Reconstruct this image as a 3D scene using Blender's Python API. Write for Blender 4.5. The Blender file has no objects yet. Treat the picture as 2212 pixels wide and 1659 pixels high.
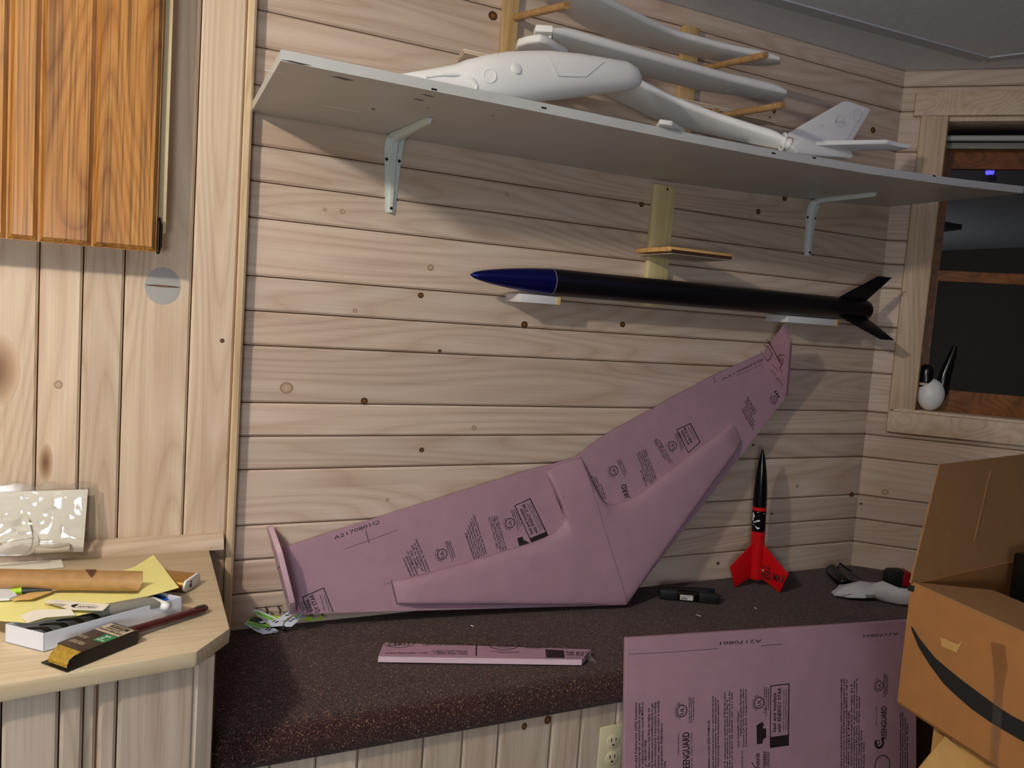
import bpy, bmesh, math, random
from mathutils import Vector, Matrix, noise
random.seed(7)
scene = bpy.context.scene
COL = scene.collection

# ---------------------------------------------------------------- camera
FPX, PW, PH = 1750.0, 2212.0, 1659.0
CAM = Vector((0.0, -1.9, 1.45))
YAW, PIT, ROL = (math.radians(a) for a in (26.59, 4.99, 4.09))
_f = Vector((math.sin(YAW)*math.cos(PIT), math.cos(YAW)*math.cos(PIT), -math.sin(PIT)))
_r = Vector((math.cos(YAW), -math.sin(YAW), 0)); _u = _r.cross(_f)
C_R = _r*math.cos(ROL) + _u*math.sin(ROL)
C_U = _u*math.cos(ROL) - _r*math.sin(ROL)
C_F = _f
cam = bpy.data.cameras.new('camera'); camo = bpy.data.objects.new('camera', cam); COL.objects.link(camo)
cam.sensor_fit = 'HORIZONTAL'; cam.sensor_width = 36.0; cam.lens = FPX/PW*36.0; cam.clip_start = 0.02
camo.matrix_world = Matrix(((C_R.x, C_U.x, -C_F.x, CAM.x), (C_R.y, C_U.y, -C_F.y, CAM.y), (C_R.z, C_U.z, -C_F.z, CAM.z), (0, 0, 0, 1)))
scene.camera = camo

# ---------------------------------------------------------------- world, lights, exposure
world = bpy.data.worlds.new('night'); scene.world = world; world.use_nodes = True
world.node_tree.nodes['Background'].inputs[0].default_value = (0.0012, 0.0012, 0.0014, 1)
world.node_tree.nodes['Background'].inputs[1].default_value = 1.0
vs = scene.view_settings
vs.view_transform = 'Standard'; vs.look = 'None'; vs.exposure = 0.66; vs.gamma = 1.0; vs.use_curve_mapping = False

def point_light(name, loc, energy, color, radius):
    l = bpy.data.lights.new(name, 'POINT'); l.energy = energy; l.color = color; l.shadow_soft_size = radius
    o = bpy.data.objects.new(name, l); COL.objects.link(o); o.location = loc; return o
KEY = Vector((-0.85, -1.335, 2.24))
FILL = Vector((-0.6, -2.9, 1.25))
point_light('warm_ceiling_bulb', KEY, 42, (1.0, 0.90, 0.77), 0.045)
point_light('cool_fill_light', FILL, 42, (0.84, 0.92, 1.0), 0.25)  # fill light added behind the camera to lift and cool the shaded sides

# ---------------------------------------------------------------- pixel -> place helpers
def ray(x, y): return C_R*((x-PW/2)/FPX) - C_U*((y-PH/2)/FPX) + C_F
def onP(x, y, p0, n):
    d = ray(x, y); n = Vector(n); return CAM + d*((Vector(p0)-CAM).dot(n)/d.dot(n))
def onY(x, y, Y=0.0): return onP(x, y, (0, Y, 0), (0, 1, 0))
def onZ(x, y, Z): return onP(x, y, (0, 0, Z), (0, 0, 1))
def onX(x, y, X): return onP(x, y, (X, 0, 0), (1, 0, 0))
XC = 2.30; S45 = math.sqrt(0.5); NR = Vector((S45, S45, 0)); DR = Vector((S45, -S45, 0))
def onR(x, y, off=0.0): return onP(x, y, Vector((XC, 0, 0)) - NR*off, NR)
def RW(u, z, off=0.0): return Vector((XC, 0, z)) + DR*u - NR*off      # a point of the window wall
ZB, ZCT, ZCEIL = 0.672, 0.884, 2.328

# ---------------------------------------------------------------- object helpers
def lin(r, g, b):
    f = lambda c: (c/255)/12.92 if c/255 <= 0.04045 else ((c/255+0.055)/1.055)**2.4
    return (f(r), f(g), f(b), 1)
def tag(o, label=None, cat=None, group=None, kind=None):
    if label: o['label'] = label
    if cat: o['category'] = cat
    if group: o['group'] = group
    if kind: o['kind'] = kind
    return o
def thing(name, label, cat, loc, group=None):
    o = bpy.data.objects.new(name, None); COL.objects.link(o); o.location = loc; o.empty_display_size = 0.02
    return tag(o, label, cat, group)
def put_parent(o, parent):
    if parent is None: return
    o.parent = parent
    l = Vector((0, 0, 0)); p = parent
    while p is not None:
        l += p.location; p = p.parent
    o.location = o.location - l            # all parents are unrotated

class MB:
    def __init__(s): s.v = []; s.f = []; s.m = []; s.mi = 0
    def add(s, vs_, fs):
        b = len(s.v); s.v += [tuple(p) for p in vs_]
        for f in fs: s.f.append([b+i for i in f]); s.m.append(s.mi)
    def hexa(s, p):      # 4 bottom ccw + 4 top
        s.add(p, [(0, 3, 2, 1), (4, 5, 6, 7), (0, 1, 5, 4), (1, 2, 6, 5), (2, 3, 7, 6), (3, 0, 4, 7)])
    def box(s, c, sz, ax=None):
        c = Vector(c); X, Y, Z = ax or (Vector((1, 0, 0)), Vector((0, 1, 0)), Vector((0, 0, 1)))
        X = X*sz[0]/2; Y = Y*sz[1]/2; Z = Z*sz[2]/2
        s.hexa([c-X-Y-Z, c+X-Y-Z, c+X+Y-Z, c-X+Y-Z, c-X-Y+Z, c+X-Y+Z, c+X+Y+Z, c-X+Y+Z])
    def bx(s, x0, x1, y0, y1, z0, z1): s.box(((x0+x1)/2, (y0+y1)/2, (z0+z1)/2), (abs(x1-x0), abs(y1-y0), abs(z1-z0)))
    def prism(s, pts, d):
        pts = [Vector(p) for p in pts]; n = len(pts); d = Vector(d)
        s.add(pts+[p+d for p in pts], [tuple(range(n-1, -1, -1)), tuple(range(n, 2*n))]+[(i, (i+1) % n, n+(i+1) % n, n+i) for i in range(n)])
    def loft(s, rings, cap=True, closed=True):
        n = len(rings[0]); fs = []
        for k in range(len(rings)-1):
            for i in range(n if closed else n-1):
                j = (i+1) % n; fs.append((k*n+i, k*n+j, (k+1)*n+j, (k+1)*n+i))
        if cap: fs += [tuple(range(n-1, -1, -1)), tuple((len(rings)-1)*n+i for i in range(n))]
        s.add([p for r in rings for p in r], fs)
    def tube(s, path, r, n=10, cap=True):
        path = [Vector(p) for p in path]; rings = []; rr = r if isinstance(r, (list, tuple)) else [r]*len(path)
        t0 = (path[1]-path[0]).normalized(); a = t0.orthogonal().normalized()
        for k, p in enumerate(path):
            t = (path[min(k+1, len(path)-1)]-path[max(k-1, 0)]).normalized()
            a = (a - t*a.dot(t)).normalized(); b = t.cross(a)
            rings.append([p+(a*math.cos(q)+b*math.sin(q))*rr[k] for q in (2*math.pi*i/n for i in range(n))])
        s.loft(rings, cap)
    def lathe(s, base, axis, prof, n=24, cap=True):
        base = Vector(base); axis = Vector(axis).normalized(); a = axis.orthogonal().normalized(); b = axis.cross(a)
        s.loft([[base+axis*h+(a*math.cos(q)+b*math.sin(q))*max(r, 1e-5) for q in (2*math.pi*i/n for i in range(n))] for h, r in prof], cap)
    def ball(s, c, r, n=12, m=8, ax=None):
        c = Vector(c); X, Y, Z = ax or (Vector((1, 0, 0)), Vector((0, 1, 0)), Vector((0, 0, 1)))
        r = r if isinstance(r, (list, tuple)) else (r, r, r)
        s.loft([[c+X*(r[0]*max(math.sin(t), .02)*math.cos(q))+Y*(r[1]*max(math.sin(t), .02)*math.sin(q))+Z*(-r[2]*math.cos(t)) for q in (2*math.pi*i/n for i in range(n))] for t in (math.pi*k/m for k in range(m+1))])
    def grid(s, P, th, nrm=None):      # solid sheet from a grid of points
        nu, nv = len(P), len(P[0]); top = [Vector(p) for r in P for p in r]; off = []
        for i in range(nu):
            for j in range(nv):
                if nrm is not None: n = Vector(nrm)
                else:
                    a = Vector(P[min(i+1, nu-1)][j])-Vector(P[max(i-1, 0)][j]); b = Vector(P[i][min(j+1, nv-1)])-Vector(P[i][max(j-1, 0)])
                    n = a.cross(b).normalized()
                off.append(top[i*nv+j]-n*th)
        N = nu*nv; fs = []
        for i in range(nu-1):
            for j in range(nv-1):
                q = (i*nv+j, (i+1)*nv+j, (i+1)*nv+j+1, i*nv+j+1); fs.append(q); fs.append(tuple(N+k for k in reversed(q)))
        edge = [(i, 0) for i in range(nu)]+[(nu-1, j) for j in range(1, nv)]+[(i, nv-1) for i in range(nu-2, -1, -1)]+[(0, j) for j in range(nv-2, 0, -1)]
        for k in range(len(edge)):
            a = edge[k][0]*nv+edge[k][1]; e2 = edge[(k+1) % len(edge)]; b = e2[0]*nv+e2[1]; fs.append((a, N+a, N+b, b))
        s.add(top+off, fs)
    def build(s, name, mat, parent=None, smooth=None, bevel=0, seg=2, bang=35, label=None, kind=None, weld=False):
        me = bpy.data.meshes.new(name); me.from_pydata(s.v, [], s.f)
        mats = mat if isinstance(mat, (list, tuple)) else [mat]
        for m in mats: me.materials.append(m)
        for p, mi in zip(me.polygons, s.m): p.material_index = mi
        bm = bmesh.new(); bm.from_mesh(me)
        if weld: bmesh.ops.remove_doubles(bm, verts=bm.verts, dist=1e-5)
        bmesh.ops.recalc_face_normals(bm, faces=bm.faces)
        if bevel:
            es = [e for e in bm.edges if len(e.link_faces) == 2 and e.calc_face_angle(0) > math.radians(bang)]
            bmesh.ops.bevel(bm, geom=es, offset=bevel, segments=seg, profile=0.5, affect='EDGES', clamp_overlap=True)
        bm.to_mesh(me); bm.free()
        if smooth is None and bevel: smooth = 30
        if smooth:
            me.shade_smooth(); me.set_sharp_from_angle(angle=math.radians(smooth))
        o = bpy.data.objects.new(name, me); COL.objects.link(o); put_parent(o, parent)
        if label: o['label'] = label
        if kind: o['kind'] = kind
        return o

# ---------------------------------------------------------------- lettering
_tc = {}
def glyphs(txt, bold=False):
    k = (txt, bold)
    if k not in _tc:
        cu = bpy.data.curves.new('t', 'FONT'); cu.body = txt; cu.size = 1.0; cu.resolution_u = 2
        if bold: cu.offset = 0.016
        ob = bpy.data.objects.new('t', cu); COL.objects.link(ob)
        dg = bpy.context.evaluated_depsgraph_get(); me = bpy.data.meshes.new_from_object(ob.evaluated_get(dg))
        vv = [(v.co.x, v.co.y) for v in me.vertices]; ff = [tuple(p.vertices) for p in me.polygons]
        bpy.data.objects.remove(ob); bpy.data.curves.remove(cu); bpy.data.meshes.remove(me)
        xs = [a for a, _ in vv] or [0]
        _tc[k] = (vv, ff, min(xs), max(xs))
    return _tc[k]
class Print:                      # flat ink on a plane: origin, reading direction u, letter-up v, outward n
    def __init__(s, p0, n, lift=0.0006): s.mb = MB(); s.p0 = Vector(p0); s.n = Vector(n).normalized(); s.lift = lift
    def P(s, px): return onP(px[0], px[1], s.p0, s.n)
    def frame(s, a, b):
        a = s.P(a); b = s.P(b); u = (b-a); L = u.length; u = u/L; return a, u, s.n.cross(u), L
    def line(s, a, b, txt, h, bold=False, fit=True, drop=0.0, w=1.0, start=0.0):
        o, u, v, L = s.frame(a, b); vv, ff, x0, x1 = glyphs(txt, bold)
        kx = L*w/(x1-x0) if fit else h*1.4
        o = o - v*drop + u*(L*start) + s.n*s.lift
        s.mb.add([o+u*((x-x0)*kx)+v*(y*h*1.4) for x, y in vv], ff)
    def para(s, a, b, lines, pitch, h):    # lines: (text, start, width) in fractions of ab
        for i, (t, st, w) in enumerate(lines): s.line(a, b, t, h, True, drop=i*pitch, w=w, start=st)
    def poly(s, pts): s.mb.add([s.P(p)+s.n*s.lift for p in pts], [tuple(range(len(pts)))])
    def poly3(s, pts): s.mb.add([Vector(p)+s.n*s.lift for p in pts], [tuple(range(len(pts)))])
    def stroke(s, pts, w, closed=False, three=False):
        q = [Vector(p) if three else s.P(p) for p in pts]; n = len(q)
        for i in range(n if closed else n-1):
            a, b = q[i], q[(i+1) % n]; d = (b-a).normalized(); t = s.n.cross(d)*(w/2); e = d*(w/2)
            s.mb.add([a-e-t+s.n*s.lift, b+e-t+s.n*s.lift, b+e+t+s.n*s.lift, a-e+t+s.n*s.lift], [(0, 1, 2, 3)])
    def ring(s, c, r, w, u=None, a0=0, a1=360, n=28):
        c = c if isinstance(c, Vector) else s.P(c); u = u or s.n.orthogonal().normalized(); v = s.n.cross(u); R = []
        for i in range(n+1):
            t = math.radians(a0+(a1-a0)*i/n); d = u*math.cos(t)+v*math.sin(t); R.append((c+d*(r-w/2), c+d*(r+w/2)))
        for i in range(n): s.mb.add([p+s.n*s.lift for p in (R[i][0], R[i][1], R[i+1][1], R[i+1][0])], [(0, 1, 2, 3)])
    def ul(s, c, rd, r):           # certification roundel: c pixel centre, rd pixel towards the reading direction, r metres
        o, u, v, L = s.frame(c, rd); s.ring(o, r, r*0.17, u)
        vv, ff, x0, x1 = glyphs('UL', True); k = r*1.25/(x1-x0)
        s.mb.add([o+s.n*s.lift+u*((x-(x0+x1)/2)*k)+v*((y-0.35)*k*0.95) for x, y in vv], ff)
        w = 'CLASSIFIED'
        for i, ch in enumerate(w):
            t = math.radians(158-136*i/(len(w)-1)); d = u*math.cos(t)+v*math.sin(t); tu = u*math.sin(t)-v*math.cos(t)
            vv, ff, x0, x1 = glyphs(ch, True); k = r*0.5
            s.mb.add([o+d*r*1.22+s.n*s.lift+tu*((x-(x0+x1)/2)*k)+d*(y*k) for x, y in vv], ff)
    def build(s, name, mat, parent, label=None): return s.mb.build(name, mat, parent, label=label)
# ---------------------------------------------------------------- materials
def nmat(name):
    m = bpy.data.materials.new(name); m.use_nodes = True; nt = m.node_tree; return m, nt, nt.nodes['Principled BSDF']
def N(nt, typ, **kw):
    n = nt.nodes.new(typ)
    for k, v in kw.items():
        if k in n.inputs: n.inputs[k].default_value = v
        else: setattr(n, k, v)
    return n
def ramp(nt, fac, stops):
    r = nt.nodes.new('ShaderNodeValToRGB'); e = r.color_ramp.elements
    while len(e) < len(stops): e.new(0.5)
    for q, (p, c) in zip(e, stops): q.position = p; q.color = c
    nt.links.new(fac, r.inputs[0]); return r
def plain(name, c, rough=0.5, metal=0, spec=0.5, noise_amt=0.0, nscale=40, bump=0.0, bscale=200, coat=0):
    m, nt, b = nmat(name); b.inputs['Base Color'].default_value = c; b.inputs['Roughness'].default_value = rough
    b.inputs['Metallic'].default_value = metal; b.inputs['Specular IOR Level'].default_value = spec; b.inputs['Coat Weight'].default_value = coat
    tc = N(nt, 'ShaderNodeTexCoord')
    if noise_amt:
        nz = N(nt, 'ShaderNodeTexNoise', Scale=nscale, Detail=4); nt.links.new(tc.outputs['Object'], nz.inputs['Vector'])
        d = tuple(x*(1-noise_amt) for x in c[:3])+(1,); l = tuple(min(1, x*(1+noise_amt)) for x in c[:3])+(1,)
        r = ramp(nt, nz.outputs[0], [(0.3, d), (0.7, l)]); nt.links.new(r.outputs[0], b.inputs['Base Color'])
    if bump:
        nz = N(nt, 'ShaderNodeTexNoise', Scale=bscale, Detail=3); nt.links.new(tc.outputs['Object'], nz.inputs['Vector'])
        bp = N(nt, 'ShaderNodeBump', Strength=bump, Distance=0.002); nt.links.new(nz.outputs[0], bp.inputs['Height']); nt.links.new(bp.outputs[0], b.inputs['Normal'])
    return m
def wood(name, dark, mid, light, rough=0.5, ring=15, along=(0.10, 1, 1), pore=0.12, var=0.10, axis='X', spec=0.3, streak=0.35, coat=0):
    """grain runs along the object's X (or Z/Y by axis); every object gets its own offset"""
    m, nt, b = nmat(name); L = nt.links.new
    tc = N(nt, 'ShaderNodeTexCoord'); oi = N(nt, 'ShaderNodeObjectInfo')
    mp = N(nt, 'ShaderNodeMapping'); L(tc.outputs['Object'], mp.inputs['Vector'])
    if axis == 'Z': mp.inputs['Rotation'].default_value = (0, math.radians(90), 0)
    if axis == 'Y': mp.inputs['Rotation'].default_value = (0, 0, math.radians(90))
    off = N(nt, 'ShaderNodeVectorMath', operation='SCALE'); off.inputs[0].default_value = (37.0, 1.7, 2.3); L(oi.outputs['Random'], off.inputs['Scale'])
    ad = N(nt, 'ShaderNodeVectorMath', operation='ADD'); L(mp.outputs[0], ad.inputs[0]); L(off.outputs[0], ad.inputs[1])
    st = N(nt, 'ShaderNodeVectorMath', operation='MULTIPLY'); st.inputs[1].default_value = along; L(ad.outputs[0], st.inputs[0])
    # slow warp
    n1 = N(nt, 'ShaderNodeTexNoise', Scale=7.0, Detail=1.5); L(st.outputs[0], n1.inputs['Vector'])
    # ring field: distance from a wandering pith
    wv = N(nt, 'ShaderNodeTexNoise', Scale=9.0, Detail=0.6, Roughness=0.4); L(st.outputs[0], wv.inputs['Vector'])
    mul = N(nt, 'ShaderNodeMath', operation='MULTIPLY'); mul.inputs[1].default_value = ring; L(wv.outputs[0], mul.inputs[0])
    fr = N(nt, 'ShaderNodeMath', operation='FRACT'); L(mul.outputs[0], fr.inputs[0])
    # fine pores, long streaks
    st2 = N(nt, 'ShaderNodeVectorMath', operation='MULTIPLY'); st2.inputs[1].default_value = (3.5, 260, 260); L(ad.outputs[0], st2.inputs[0])
    n2 = N(nt, 'ShaderNodeTexNoise', Scale=1.0, Detail=3); L(st2.outputs[0], n2.inputs['Vector'])
    st3 = N(nt, 'ShaderNodeVectorMath', operation='MULTIPLY'); st3.inputs[1].default_value = (1.2, 26, 26); L(ad.outputs[0], st3.inputs[0])
    n3 = N(nt, 'ShaderNodeTexNoise', Scale=1.0, Detail=2); L(st3.outputs[0], n3.inputs['Vector'])
    r1 = ramp(nt, fr.outputs[0], [(0.0, mid), (0.45, light), (0.75, mid), (0.92, tuple((a*.55+b_*.45) for a, b_ in zip(dark, mid))), (1.0, mid)])
    r3 = ramp(nt, n3.outputs[0], [(0.33, dark), (0.50, mid), (0.68, light)])
    mx = N(nt, 'ShaderNodeMix', data_type='RGBA'); mx.inputs[0].default_value = streak; L(r1.outputs[0], mx.inputs[6]); L(r3.outputs[0], mx.inputs[7])
    r2 = ramp(nt, n2.outputs[0], [(0.36, (1-pore,)*3+(1,)), (0.52, (1, 1, 1, 1))])
    m2 = N(nt, 'ShaderNodeMix', data_type='RGBA', blend_type='MULTIPLY'); m2.inputs[0].default_value = 1.0; L(mx.outputs[2], m2.inputs[6]); L(r2.outputs[0], m2.inputs[7])
    # board to board tone
    hs = N(nt, 'ShaderNodeHueSaturation'); L(m2.outputs[2], hs.inputs['Color'])
    mr = N(nt, 'ShaderNodeMapRange'); mr.inputs[3].default_value = 1-var; mr.inputs[4].default_value = 1+var; L(oi.outputs['Random'], mr.inputs[0]); L(mr.outputs[0], hs.inputs['Value'])
    L(hs.outputs[0], b.inputs['Base Color'])
    b.inputs['Roughness'].default_value = rough; b.inputs['Specular IOR Level'].default_value = spec; b.inputs['Coat Weight'].default_value = coat; b.inputs['Coat Roughness'].default_value = 0.25
    bp = N(nt, 'ShaderNodeBump', Strength=0.12, Distance=0.001); L(n2.outputs[0], bp.inputs['Height']); L(bp.outputs[0], b.inputs['Normal'])
    return m
M = {}
M['pine'] = wood('whitewashed_pine', lin(184, 155, 134), lin(209, 186, 166), lin(221, 202, 185), 0.48, pore=0.07)
M['pine_v'] = wood('whitewashed_pine_upright', lin(188, 158, 132), lin(214, 190, 164), lin(226, 206, 182), 0.42, axis='X', pore=0.07)
M['casing'] = wood('casing_pine', lin(188, 160, 134), lin(212, 188, 162), lin(223, 202, 180), 0.5, pore=0.07)
M['counterwood'] = wood('counter_pine', lin(198, 174, 138), lin(212, 192, 158), lin(219, 201, 169), 0.4, pore=0.04, streak=0.25)
M['basewood'] = wood('base_pine', lin(170, 150, 132), lin(196, 178, 160), lin(208, 192, 176), 0.45, axis='X')
M['oak'] = wood('oak_varnished', lin(112, 66, 26), lin(178, 120, 54), lin(200, 146, 76), 0.30, ring=20, pore=0.5, var=0.03, axis='Z', spec=0.5, streak=0.45, coat=0.2, along=(0.13, 1, 1))
M['stained'] = wood('stained_window_wood', lin(72, 42, 14), lin(120, 72, 26), lin(138, 86, 36), 0.4)
M['jamb'] = wood('jamb_wood', lin(120, 86, 40), lin(158, 120, 62), lin(176, 138, 78), 0.45)
M['rawpine'] = wood('raw_pine', lin(190, 142, 74), lin(218, 176, 108), lin(230, 192, 128), 0.5)
M['dowel'] = wood('dowel_wood', lin(140, 104, 64), lin(170, 132, 86), lin(186, 148, 102), 0.45)
M['cream_plank'] = wood('cream_plank', lin(206, 184, 128), lin(226, 208, 156), lin(234, 218, 172), 0.5)
M['shelfpaint'] = plain('shelf_paint', lin(196, 197, 194), 0.42, noise_amt=0.05, nscale=9)
M['ceil'] = plain('ceiling_texture', lin(226, 228, 232), 0.8, bump=0.45, bscale=160, noise_amt=0.04)
M['ceilstrip'] = plain('ceiling_strip', lin(188, 190, 196), 0.7)
M['metalwhite'] = plain('bracket_enamel', lin(214, 222, 218), 0.35, noise_amt=0.04, nscale=60)
M['screw'] = plain('dark_screw', lin(48, 44, 42), 0.4, 0.7)
M['blackmetal'] = plain('bronze_hinge', lin(44, 34, 26), 0.35, 0.8)
M['foam'] = plain('white_foam', lin(236, 234, 232), 0.55, bump=0.15, bscale=500)
M['foamline'] = plain('foam_crease', lin(206, 203, 202), 0.6)
M['black_gloss'] = plain('black_gloss', lin(10, 10, 12), 0.22)
M['navy'] = plain('navy_metallic', lin(16, 22, 96), 0.22, 0.55)
M['rocketblack'] = plain('rocket_black_blue', lin(7, 8, 16), 0.38, 0.1)
M['whitepaint'] = plain('white_paint', lin(226, 226, 228), 0.45)
M['pink'] = plain('pink_foam', lin(170, 134, 149), 0.65, noise_amt=0.05, nscale=22, bump=0.1, bscale=700)
M['pinkcut'] = plain('pink_foam_sanded', lin(208, 172, 184), 0.8, noise_amt=0.04, nscale=60, bump=0.3, bscale=600)
M['ink'] = plain('print_ink', lin(28, 12, 18), 0.7)
M['inkblack'] = plain('black_ink', lin(16, 14, 14), 0.7)
M['marker'] = plain('red_marker', lin(86, 22, 30), 0.7)
M['red'] = plain('red_enamel', lin(208, 18, 26), 0.25, noise_amt=0.04, nscale=30)
M['white'] = plain('white_plastic', lin(232, 232, 230), 0.4)
M['card'] = plain('cardboard', lin(152, 103, 54), 0.75, noise_amt=0.06, nscale=30)
M['cardin'] = plain('cardboard_inside', lin(142, 102, 60), 0.8, noise_amt=0.05, nscale=40)
M['cardpale'] = plain('cardboard_pale', lin(180, 140, 80), 0.8, noise_amt=0.05)
M['kraft'] = plain('kraft_paper', lin(180, 140, 90), 0.6, noise_amt=0.10, nscale=60)
M['yellow'] = plain('yellow_paper', lin(236, 228, 146), 0.7)
M['paper'] = plain('white_paper', lin(236, 230, 216), 0.6)
M['carton'] = plain('white_carton', lin(222, 224, 232), 0.5)
M['gold'] = plain('gold_aluminium', lin(176, 134, 66), 0.35, 0.75)
M['sandblock'] = plain('grey_abrasive', lin(128, 124, 114), 0.9, noise_amt=0.15, nscale=400)
M['blue'] = plain('blue_plastic', lin(14, 84, 190), 0.2)
M['maroon'] = plain('maroon_varnish', lin(70, 24, 24), 0.25, noise_amt=0.1, nscale=40)
M['sleeve'] = plain('sleeve_dark_card', lin(52, 38, 30), 0.45)
M['sleeveblack'] = plain('sleeve_black', lin(12, 9, 8), 0.5)
M['bristle'] = plain('bristle_ochre', lin(156, 124, 34), 0.5, noise_amt=0.3, nscale=200)
M['green'] = plain('green_label', lin(30, 128, 76), 0.5)
M['tan'] = plain('tan_label', lin(186, 170, 146), 0.5)
M['lime'] = plain('lime_plastic', lin(170, 210, 30), 0.3)
M['grass'] = plain('green_decal', lin(108, 180, 44), 0.35)
M['heligrey'] = plain('blade_plastic', lin(206, 210, 222), 0.3)
M['darkbrown'] = plain('dark_brown_plastic', lin(44, 26, 16), 0.4)
M['rubber'] = plain('black_rubber', lin(24, 28, 28), 0.55)
M['steel'] = plain('steel', lin(150, 150, 150), 0.25, 0.9)
M['ivory'] = plain('ivory_plastic', lin(216, 208, 172), 0.35)
M['ivorydark'] = plain('slot_dark', lin(40, 34, 26), 0.6)
M['plasticbag'] = plain('cloudy_plastic', lin(206, 206, 212), 0.35, bump=0.3, bscale=60)
M['plaster'] = plain('room_wall', lin(92, 84, 74), 0.8)
M['floor'] = plain('floor_vinyl', lin(84, 72, 60), 0.6)
M['gap'] = plain('wall_backing', lin(120, 84, 52), 0.9)
M['greyknot'] = plain('silvery_knot', lin(170, 168, 164), 0.35, noise_amt=0.14, nscale=90)
M['tube'] = plain('grey_card_tube', lin(196, 186, 170), 0.7)
M['glasstube'] = plain('grey_rail', lin(170, 172, 165), 0.4)
M['rail_green'] = plain('grey_green_rail', lin(112, 116, 104), 0.5)

m, nt, b = nmat('knot_wood'); tc = N(nt, 'ShaderNodeTexCoord')
ln = N(nt, 'ShaderNodeVectorMath', operation='LENGTH'); nt.links.new(tc.outputs['Object'], ln.inputs[0])
ml = N(nt, 'ShaderNodeMath', operation='MULTIPLY'); ml.inputs[1].default_value = 1.0; nt.links.new(ln.outputs['Value'], ml.inputs[0])
r = ramp(nt, ml.outputs[0], [(0.0, lin(150, 110, 66)), (0.40, lin(112, 74, 34)), (0.70, lin(84, 50, 20)), (0.9, lin(60, 36, 16)), (1.0, lin(120, 84, 54))]); nt.links.new(r.outputs[0], b.inputs['Base Color']); b.inputs['Roughness'].default_value = 0.45
M['knot'] = m
m, nt, b = nmat('pale_knot_wood'); tc = N(nt, 'ShaderNodeTexCoord')
ln = N(nt, 'ShaderNodeVectorMath', operation='LENGTH'); nt.links.new(tc.outputs['Object'], ln.inputs[0])
r = ramp(nt, ln.outputs['Value'], [(0.0, lin(196, 172, 148)), (0.6, lin(186, 158, 132)), (0.85, lin(146, 118, 94)), (1.0, lin(200, 174, 152))]); nt.links.new(r.outputs[0], b.inputs['Base Color']); b.inputs['Roughness'].default_value = 0.5
M['paleknot'] = m

# carpet: dark brown with pale and ochre flecks
m, nt, b = nmat('brown_carpet'); tc = N(nt, 'ShaderNodeTexCoord')
n1 = N(nt, 'ShaderNodeTexNoise', Scale=300, Detail=3); nt.links.new(tc.outputs['Object'], n1.inputs['Vector'])
r = ramp(nt, n1.outputs[0], [(0.30, lin(34, 18, 17)), (0.52, lin(64, 40, 38)), (0.64, lin(92, 62, 56)), (0.72, lin(176, 144, 110))]); nt.links.new(r.outputs[0], b.inputs['Base Color'])
b.inputs['Roughness'].default_value = 0.95; b.inputs['Specular IOR Level'].default_value = 0.1; b.inputs['Sheen Weight'].default_value = 0.15
bp = N(nt, 'ShaderNodeBump', Strength=1.0, Distance=0.004); nt.links.new(n1.outputs[0], bp.inputs['Height']); nt.links.new(bp.outputs[0], b.inputs['Normal'])
M['carpet'] = m
m, nt, b = nmat('carpet_fibre'); gi = N(nt, 'ShaderNodeTexCoord')
n1 = N(nt, 'ShaderNodeTexNoise', Scale=300, Detail=0); nt.links.new(gi.outputs['Object'], n1.inputs['Vector'])
r = ramp(nt, n1.outputs[0], [(0.45, lin(44, 28, 28)), (0.62, lin(66, 46, 42)), (0.72, lin(150, 124, 92)), (0.8, lin(190, 170, 140))]); nt.links.new(r.outputs[0], b.inputs['Base Color']); b.inputs['Roughness'].default_value = 0.8
M['fibre'] = m
# window glass and clear film
m, nt, b = nmat('window_glass'); b.inputs['Base Color'].default_value = (1, 1, 1, 1); b.inputs['Roughness'].default_value = 0.0; b.inputs['Transmission Weight'].default_value = 1.0; b.inputs['IOR'].default_value = 1.5
M['glass'] = m
def film(name, tint, base, rough):
    m = bpy.data.materials.new(name); m.use_nodes = True; nt = m.node_tree; nt.nodes.remove(nt.nodes['Principled BSDF']); out = nt.nodes['Material Output']
    tr = N(nt, 'ShaderNodeBsdfTransparent'); tr.inputs[0].default_value = tint; gl = N(nt, 'ShaderNodeBsdfGlossy'); gl.inputs['Roughness'].default_value = rough
    lw = N(nt, 'ShaderNodeLayerWeight'); lw.inputs['Blend'].default_value = 0.25; mr = N(nt, 'ShaderNodeMapRange'); mr.inputs[3].default_value = base; mr.inputs[4].default_value = 0.7
    nt.links.new(lw.outputs['Fresnel'], mr.inputs[0]); mx = N(nt, 'ShaderNodeMixShader'); nt.links.new(mr.outputs[0], mx.inputs[0]); nt.links.new(tr.outputs[0], mx.inputs[1]); nt.links.new(gl.outputs[0], mx.inputs[2])
    nt.links.new(mx.outputs[0], out.inputs[0]); return m
M['film'] = film('clear_film', (0.985, 0.985, 0.98, 1), 0.02, 0.08)
M['tape'] = film('clear_tape', (0.99, 0.985, 0.97, 1), 0.14, 0.22)

m, nt, b = nmat('soft_knot_wood'); tc = N(nt, 'ShaderNodeTexCoord')
ln = N(nt, 'ShaderNodeVectorMath', operation='LENGTH'); nt.links.new(tc.outputs['Object'], ln.inputs[0])
r = ramp(nt, ln.outputs['Value'], [(0.0, lin(104, 74, 46)), (0.35, lin(140, 104, 70)), (0.75, lin(188, 156, 122)), (1.0, lin(213, 188, 160))]); nt.links.new(r.outputs[0], b.inputs['Base Color']); b.inputs['Roughness'].default_value = 0.45
M['softknot'] = m
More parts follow.
